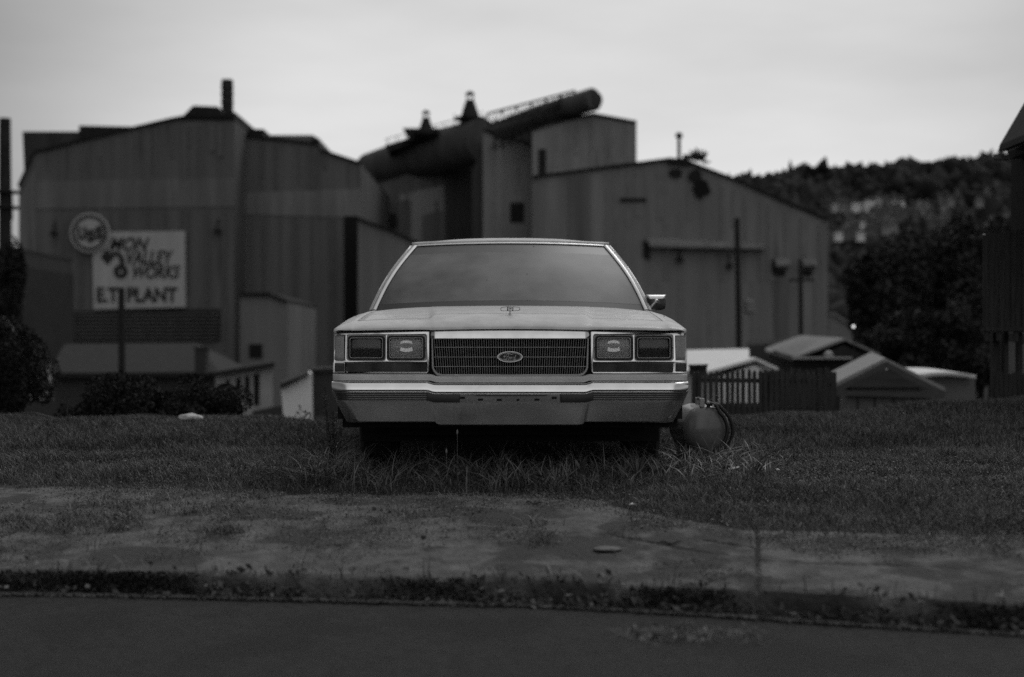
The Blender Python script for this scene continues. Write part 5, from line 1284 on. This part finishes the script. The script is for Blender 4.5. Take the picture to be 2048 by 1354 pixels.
M_gar = mat('garage_siding', .16, .8, var=.2, scale=3, stretch=(3, 1, .3)); M_garroof = mat('garage_roof', .30, .8, var=.18, scale=10)
gt, a, l, r = gable_house('garage', 'grey garage with a pale shingled gable roof beside the picket fence', (1771, 724), (1664, 777), (1890, 783), 21, 5, 1.05, 870, M_gar, M_garroof, mat('gable_board', .075, .7, var=.15), rise=.08)
slab([(1693, 775), (1770, 737), (1850, 775)], 20.93, .06, 'gable_panel', M_darkwall, gt)
mb = MB()
for px in (1718, 1752, 1790, 1830, 1862): q = P(px, 786, 21); mb.box((q.x-.012, 21.05, q.z-1.2), (q.x+.012, 21.079, q.z-.02))
mb.build('siding_joints', M_darkwall, gt)
# white flat roofed shed right of the garage
ws = thing('shed', (P(1900, 800, 24).x, 24, zg(6.5, 24)-.3), 'low shed with a bright white flat roof right of the garage', 'shed')
A = [P(1895, 752, 24), P(1950, 752, 24)]; zz = zg(7.5, 24)-.4
MB().box((P(1838, 750, 24).x, 24, zz), (P(1950, 750, 24).x, 27, P(1900, 750, 24).z)).build('wall', mat('shed_wall', .16, .8, var=.1, scale=3), ws)
q0, q1 = P(1822, 748, 23.8), P(1950, 748, 23.8); rows = []
for k in range(9):
    tt = k/8; x = q0.x + (q1.x-q0.x)*tt; zc2 = P(0, 749, 24).z + .05*math.sin(math.pi*tt)
    rows.append([(x, 23.75, zc2-.07), (x, 23.75, zc2-.005), (x, 25.5, zc2+.05), (x, 27.3, zc2+.02)])
MB().grid(rows).build('roof', mat('white_roof_sheet', .82, .6, var=.08, scale=2), ws, smooth=50, solid=.03)
# brown shed gable close by
# picket fence
fy = 16.5
fence = thing('picket_fence', (P(1530, 840, fy).x, fy, zg(P(1530, 840, fy).x, fy)-.2), 'dark weathered picket fence leaning beyond the lawn', 'fence')
for k in range(24):
    px = 1400 + k*10.9 + random.uniform(-1, 1); pt = 742 - (4 if 5 < k < 16 else 0) + random.uniform(-2, 2) + (2 if k > 16 else 0); q = P(px, pt, fy); z0 = zg(q.x, fy)-.25; wq = .0195+.003*random.random(); lean = random.uniform(-.012, .012)
    MB().prism([(q.x-wq-lean, fy, z0), (q.x+wq-lean, fy, z0), (q.x+wq, fy, q.z-.03), (q.x, fy, q.z), (q.x-wq, fy, q.z-.03)], (0, .02, 0)).build('picket', M_darkwood, fence)
mb = MB()
for py in (760, 815): mb.bar(P(1392, py, fy+.045), P(1664, py+3, fy+.045), .05, .035)
mb.build('rail', M_darkwood, fence)
for px in (1392, 1532, 1664):
    q = P(px, 744, fy+.09); MB().box((q.x-.045, q.y-.03, zg(q.x, fy)-.3), (q.x+.045, q.y+.06, q.z)).build('post', M_darkwood, fence)
fb = thing('board_fence', (P(1620, 840, 18).x, 18, zg(P(1620, 840, 18).x, 18)-.2), 'dark solid board fence behind the picket fence beside the garage', 'fence')
MB().box((P(1400, 800, 18).x, 18, zg(2.5, 18)-.4), (P(1668, 800, 18).x, 18.03, P(1600, 806, 18).z)).build('boards', M_darkwood, fb)
mb = MB()
for px in range(1585, 1668, 14): q = P(px, 735+random.uniform(0, 5), 17.9); mb.box((q.x-.035, 17.9, zg(2.5, 18)-.4), (q.x+.03, 17.93, q.z))
mb.build('tall_boards', M_darkwood, fb)
# white wall and white low roof behind the fence, dark block
t = thing('trailer', (P(1440, 730, 42).x, 42, -3), 'low trailer with a bright white sloping roof behind the picket fence', 'trailer')
MB().prism([P(1372, 734, 42), P(1499, 732, 42), P(1499, 697, 45), P(1372, 700, 45)], (0, .02, -.08)).build('roof', mat('white_roof_sheet', .82, .6, var=.08, scale=2), t)
slab([(1376, 735), (1497, 735), (1497, 790), (1376, 790)], 42.2, 2, 'wall', M_grey, t)
t, a, l, r = gable_house('shed', 'small shed with a white low gable roof behind the pickets', (1512, 721), (1408, 750), (1556, 741), 28, 4, -.15, 800, M_white, M_white, None, cat='shed')  # roof and wall share the white siding
t = box_house('chimney', 'dark square brick chimney between the white trailer and the grey roof', [(1498, 690), (1531, 690), (1531, 726), (1498, 726)], 38, .5, 0, M_darkwall, cat='chimney')
t = box_house('compost_bin', 'dark low bin at the left end of the picket fence', [(1378, 732), (1414, 731), (1414, 750), (1378, 750)], 20, .5, 0, M_darkwood, cat='bin')
slab([(1376, 730), (1416, 729), (1416, 733), (1376, 734)], 19.9, .7, 'lid', M_darkwood, t)
t = box_house('house', 'long low grey roofed house under the poles', [(1495, 686), (1592, 683), (1592, 725), (1495, 725)], 60, 7, 0, M_darkwall)
slab([(1493, 680), (1594, 678), (1594, 688), (1493, 690)], 59.8, 7.5, 'roof', M_grey, t)
# house with visible roof plane and dark gable
t, a, l, r = gable_house('house', 'dark gabled house with a grey shingled side roof above the garage', (1690, 681), (1592, 717), (1760, 712), 34, 8, .55, 780, M_shdark, mat('grey_shingles', .24, .85, var=.2, scale=6), None, rise=.15)
slab([(1585, 714), (1705, 714), (1705, 718), (1585, 718)], 33.6, .25, 'gutter', mat('gutter_white', .4, .6, var=.1), t)
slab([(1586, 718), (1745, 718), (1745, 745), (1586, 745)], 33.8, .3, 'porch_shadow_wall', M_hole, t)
MB().prism([P(1546, 700, 34.5), P(1600, 680, 37), P(1668, 680, 37), P(1598, 716, 34.2)], (0, .05, -.12)).build('side_roof', mat('grey_shingles2', .17, .85, var=.2, scale=6), t)
a = P(1657, 712, 33.2); MB().lathe([(.01, .12), (.09, .09), (.12, 0), (.10, -.06)], a, n=14).build('satellite_dish', mat('dish_white', .4, .5, var=.1), t, smooth=50)
# ---- left-hand yard
t, = [box_house('house', 'long dark roofed house behind the low bush', [(112, 744), (430, 742), (430, 850), (112, 850)], 60, 8, 0, M_darkwall)]
MB().add([P(96, 746, 59.5), P(440, 744, 59.5), P(392, 686, 64), P(130, 688, 64), P(96, 746, 59.5)+Vector((0,0,-.2)), P(440, 744, 59.5)+Vector((0,0,-.2)), P(440, 744, 59.5)+Vector((0,9,-.2)), P(96, 746, 59.5)+Vector((0,9,-.2))], [(0,1,2,3),(4,7,6,5),(0,4,5,1),(1,5,6,2),(2,6,7,3),(3,7,4,0)]).build('roof', mat('brown_shingles', .024, .9, var=.25, scale=3), t)
q = P(401, 720, 59); MB().box((q.x-.24, 59, q.z-.6), (q.x+.24, 59.6, P(401, 694, 59).z)).box((q.x-.29, 58.95, P(401, 698, 59).z), (q.x+.29, 59.65, P(401, 693.5, 59).z)).build('chimney', mat('brick', .05, .9, var=.3, scale=8), t)
hw_ = box_house('house', 'pale house with a row of four dark windows right of the bush', [(432, 749), (546, 730), (546, 812), (500, 840), (432, 860)], 48, .3, 0, mat('pale_siding', .40, .8, var=.1, scale=2))
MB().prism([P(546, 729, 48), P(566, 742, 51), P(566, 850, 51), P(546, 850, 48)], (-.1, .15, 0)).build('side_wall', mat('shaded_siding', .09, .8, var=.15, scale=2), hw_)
slab([(426, 744), (546, 724), (552, 728), (546, 733), (430, 752)], 47.6, 3.2, 'roof', M_shdark, hw_)
for px, w2, y0, y1 in ((456, 8, 760, 800), (477, 9, 756, 806), (494.5, 9, 753, 808), (513, 11, 748, 810)):
    wn = slab([(px-w2/2, y0), (px+w2/2, y0-1), (px+w2/2, y1), (px-w2/2, y1)], 47.93, .06, 'window', M_hole, hw_)
slab([(505, 822), (566, 810), (566, 862), (500, 862)], 46.5, .3, 'foundation', M_darkwall, hw_)
t = box_house('garage', 'bright white garage wall left of the car', [(562, 775), (617, 747), (624, 747), (626, 850), (568, 850)], 34, 4, 0, M_white, cat='garage')
slab([(560, 768), (612, 748), (618, 745), (618, 749), (562, 778)], 33.8, 4.2, 'roof', M_shdark, t)
t = box_house('shed', 'dark shed partly hidden behind the left end of the bumper', [(627, 742), (700, 738), (700, 830), (627, 832)], 36, 3, 0, M_darkwall, cat='shed')
slab([(624, 738), (705, 734), (705, 741), (624, 745)], 35.8, 3.4, 'roof', M_shdark, t)
t = box_house('house', 'white cornered house behind the left edge tree', [(60, 720), (103, 716), (105, 800), (60, 800)], 30, 5, 0, mat('cream_siding', .48, .7, var=.1, scale=3))
slab([(40, 712), (98, 706), (108, 716), (40, 722)], 29.7, 5.6, 'roof', M_shdark, t)
slab([(103, 716), (106, 716), (107, 800), (104, 800)], 29.8, .05, 'corner_board', M_grey, t)
t = thing('house', P(20, 700, 44), 'dark roofed house with a pale bargeboard at the left edge', 'house')
MB().prism([P(-40, 720, 44), P(-40, 640, 44), P(2, 640, 44), P(46, 680, 44), P(100, 700, 44), P(100, 740, 44)], (-3.3, 8, 0)).build('wall', M_rd, t)
MB().bar(P(8, 640, 43.9), P(45, 679, 43.9), .10, .08).build('bargeboard', mat('bargeboard_paint', .2, .7, var=.1), t)
MB().box(tuple(P(5, 640, 43.7)), tuple(P(9, 635, 43.9))).box(tuple(P(54, 680, 43.7)), tuple(P(58, 668, 43.9))).build('ridge_vent', mat('vent_white', .5, .6, var=.1), t)
pk = P(70, 835, 13.2)
MB().bar(P(28, 832, 13.3), P(70, 831, 13.3), .06, .05).bar(P(70, 831, 13.35), P(112, 842, 13.35), .055, .05).build('fallen_plank', M_wood, label='old timber planks lying along the crest below the left tree', cat='plank')
# ---- near house at the right edge: eave, boarded balcony on posts
pY = 14
ph = thing('porch_house', (P(2060, 820, pY).x, pY, zg(5, pY)-.3), 'near dark wooden house at the right edge with a boarded balcony on posts', 'house')
e = P(1996, 302, pY); f_ = P(2048, 208, pY); g_ = P(2130, 60, pY)
MB().prism([P(1996, 303, pY), P(1999, 290, pY), P(2048, 206, pY), P(2150, 30, pY), P(2190, 40, pY), P(2060, 232, pY), P(2014, 302, pY)], (0, -5, 0)).build('roof', M_shdark, ph)
MB().prism([P(2014, 303, pY+.2), P(2060, 236, pY+.2), P(2150, 100, pY+.2), P(2200, 320, pY+.2), P(2018, 318, pY+.2)], (0, -5, 0)).build('soffit', M_darkwood, ph)
slab([(1988, 308), (2016, 309), (2016, 319), (1988, 317)], pY-.05, .12, 'gutter', mat('gutter_grey', .16, .6, var=.1), ph)
slab([(2022, 318), (2200, 318), (2200, 470), (2022, 470)], pY+.5, -5, 'upper_wall', mat('house_dark_wall', .02, .9, var=.3), ph)  # upper wall in a dark colour
bl = thing('tmp', (0, 0, 0), None, None); bpy.data.objects.remove(bl)
for k in range(9):
    px = 1966 + k*11; a = P(px, 468 + random.uniform(-2, 2) - (8 if k > 3 else 0), pY); b = P(px, 654, pY); wq = random.uniform(.019, .026)
    MB().box((a.x, pY - .012*(k % 2), b.z), (a.x+wq*2, pY+.02, a.z)).build('balcony_board', M_darkwood, ph)
slab([(1965, 654), (2100, 654), (2100, 662), (1965, 662)], pY-.03, .3, 'balcony_floor', M_darkwood, ph)
for px in (1968, 1992, 2026): slab([(px, 662), (px+11, 662), (px+11, 682), (px, 682)], pY, .3, 'joist', M_darkwood, ph)
MB().prism([P(1982, 664, pY+.6), P(2060, 668, pY+.6), P(2060, 690, pY+.6), P(1982, 676, pY+.6)], (0, .05, 0)).build('fascia', mat('fascia_grey', .10, .7, var=.2), ph)
for px, w2 in ((1986, 15), (2008, 9), (2037, 8)):
    a = P(px, 664, pY+.3); MB().box((a.x, pY+.3, zg(a.x, pY)-.3), (a.x+w2*pY/F, pY+.4, a.z)).build('post', M_darkwood, ph)
slab([(1998, 664), (2060, 664), (2060, 780), (1998, 780)], pY+1.4, .1, 'pale_wall', mat('pale_house_wall', .17, .8, var=.15, scale=3), ph)  # pale wall behind the porch posts
mb = MB()
for k in range(9):
    px = 1990 + k*9; a = P(px, 746+random.uniform(-2, 2), pY-.2); mb.box((a.x, pY-.2, zg(a.x, pY)-.3), (a.x+.036, pY-.18, a.z))
mb.build('skirt_boards', M_darkwood, ph)
# small bright lamp seen between the trees
LY = 33; a = P(1707, 653, LY); lp = thing('yard_lamp', (a.x, LY, zg(a.x, LY)-.3), 'tiny lit yard lamp on a thin post among the dark trees', 'lamp')
MB().tube([(a.x+.02, LY, zg(a.x, LY)-.3), (a.x+.02, LY, a.z-.03)], .012, 8).build('lamp_post', M_steel, lp)
MB().lathe([(.003, .035), (.025, .028), (.035, 0), (.025, -.028), (.003, -.035)], a, n=14).build('lamp_globe', mat('lamp_lit', .8, .5, var=.0, emit=.9), lp, smooth=60)
a = P(1968, 470, 13.6)
MB().lathe([(.002, .012), (.010, .009), (.013, 0), (.002, -.004)], a, n=12).build('post_cap', mat('cap_white', .6, .5, var=.1), ph, smooth=60)
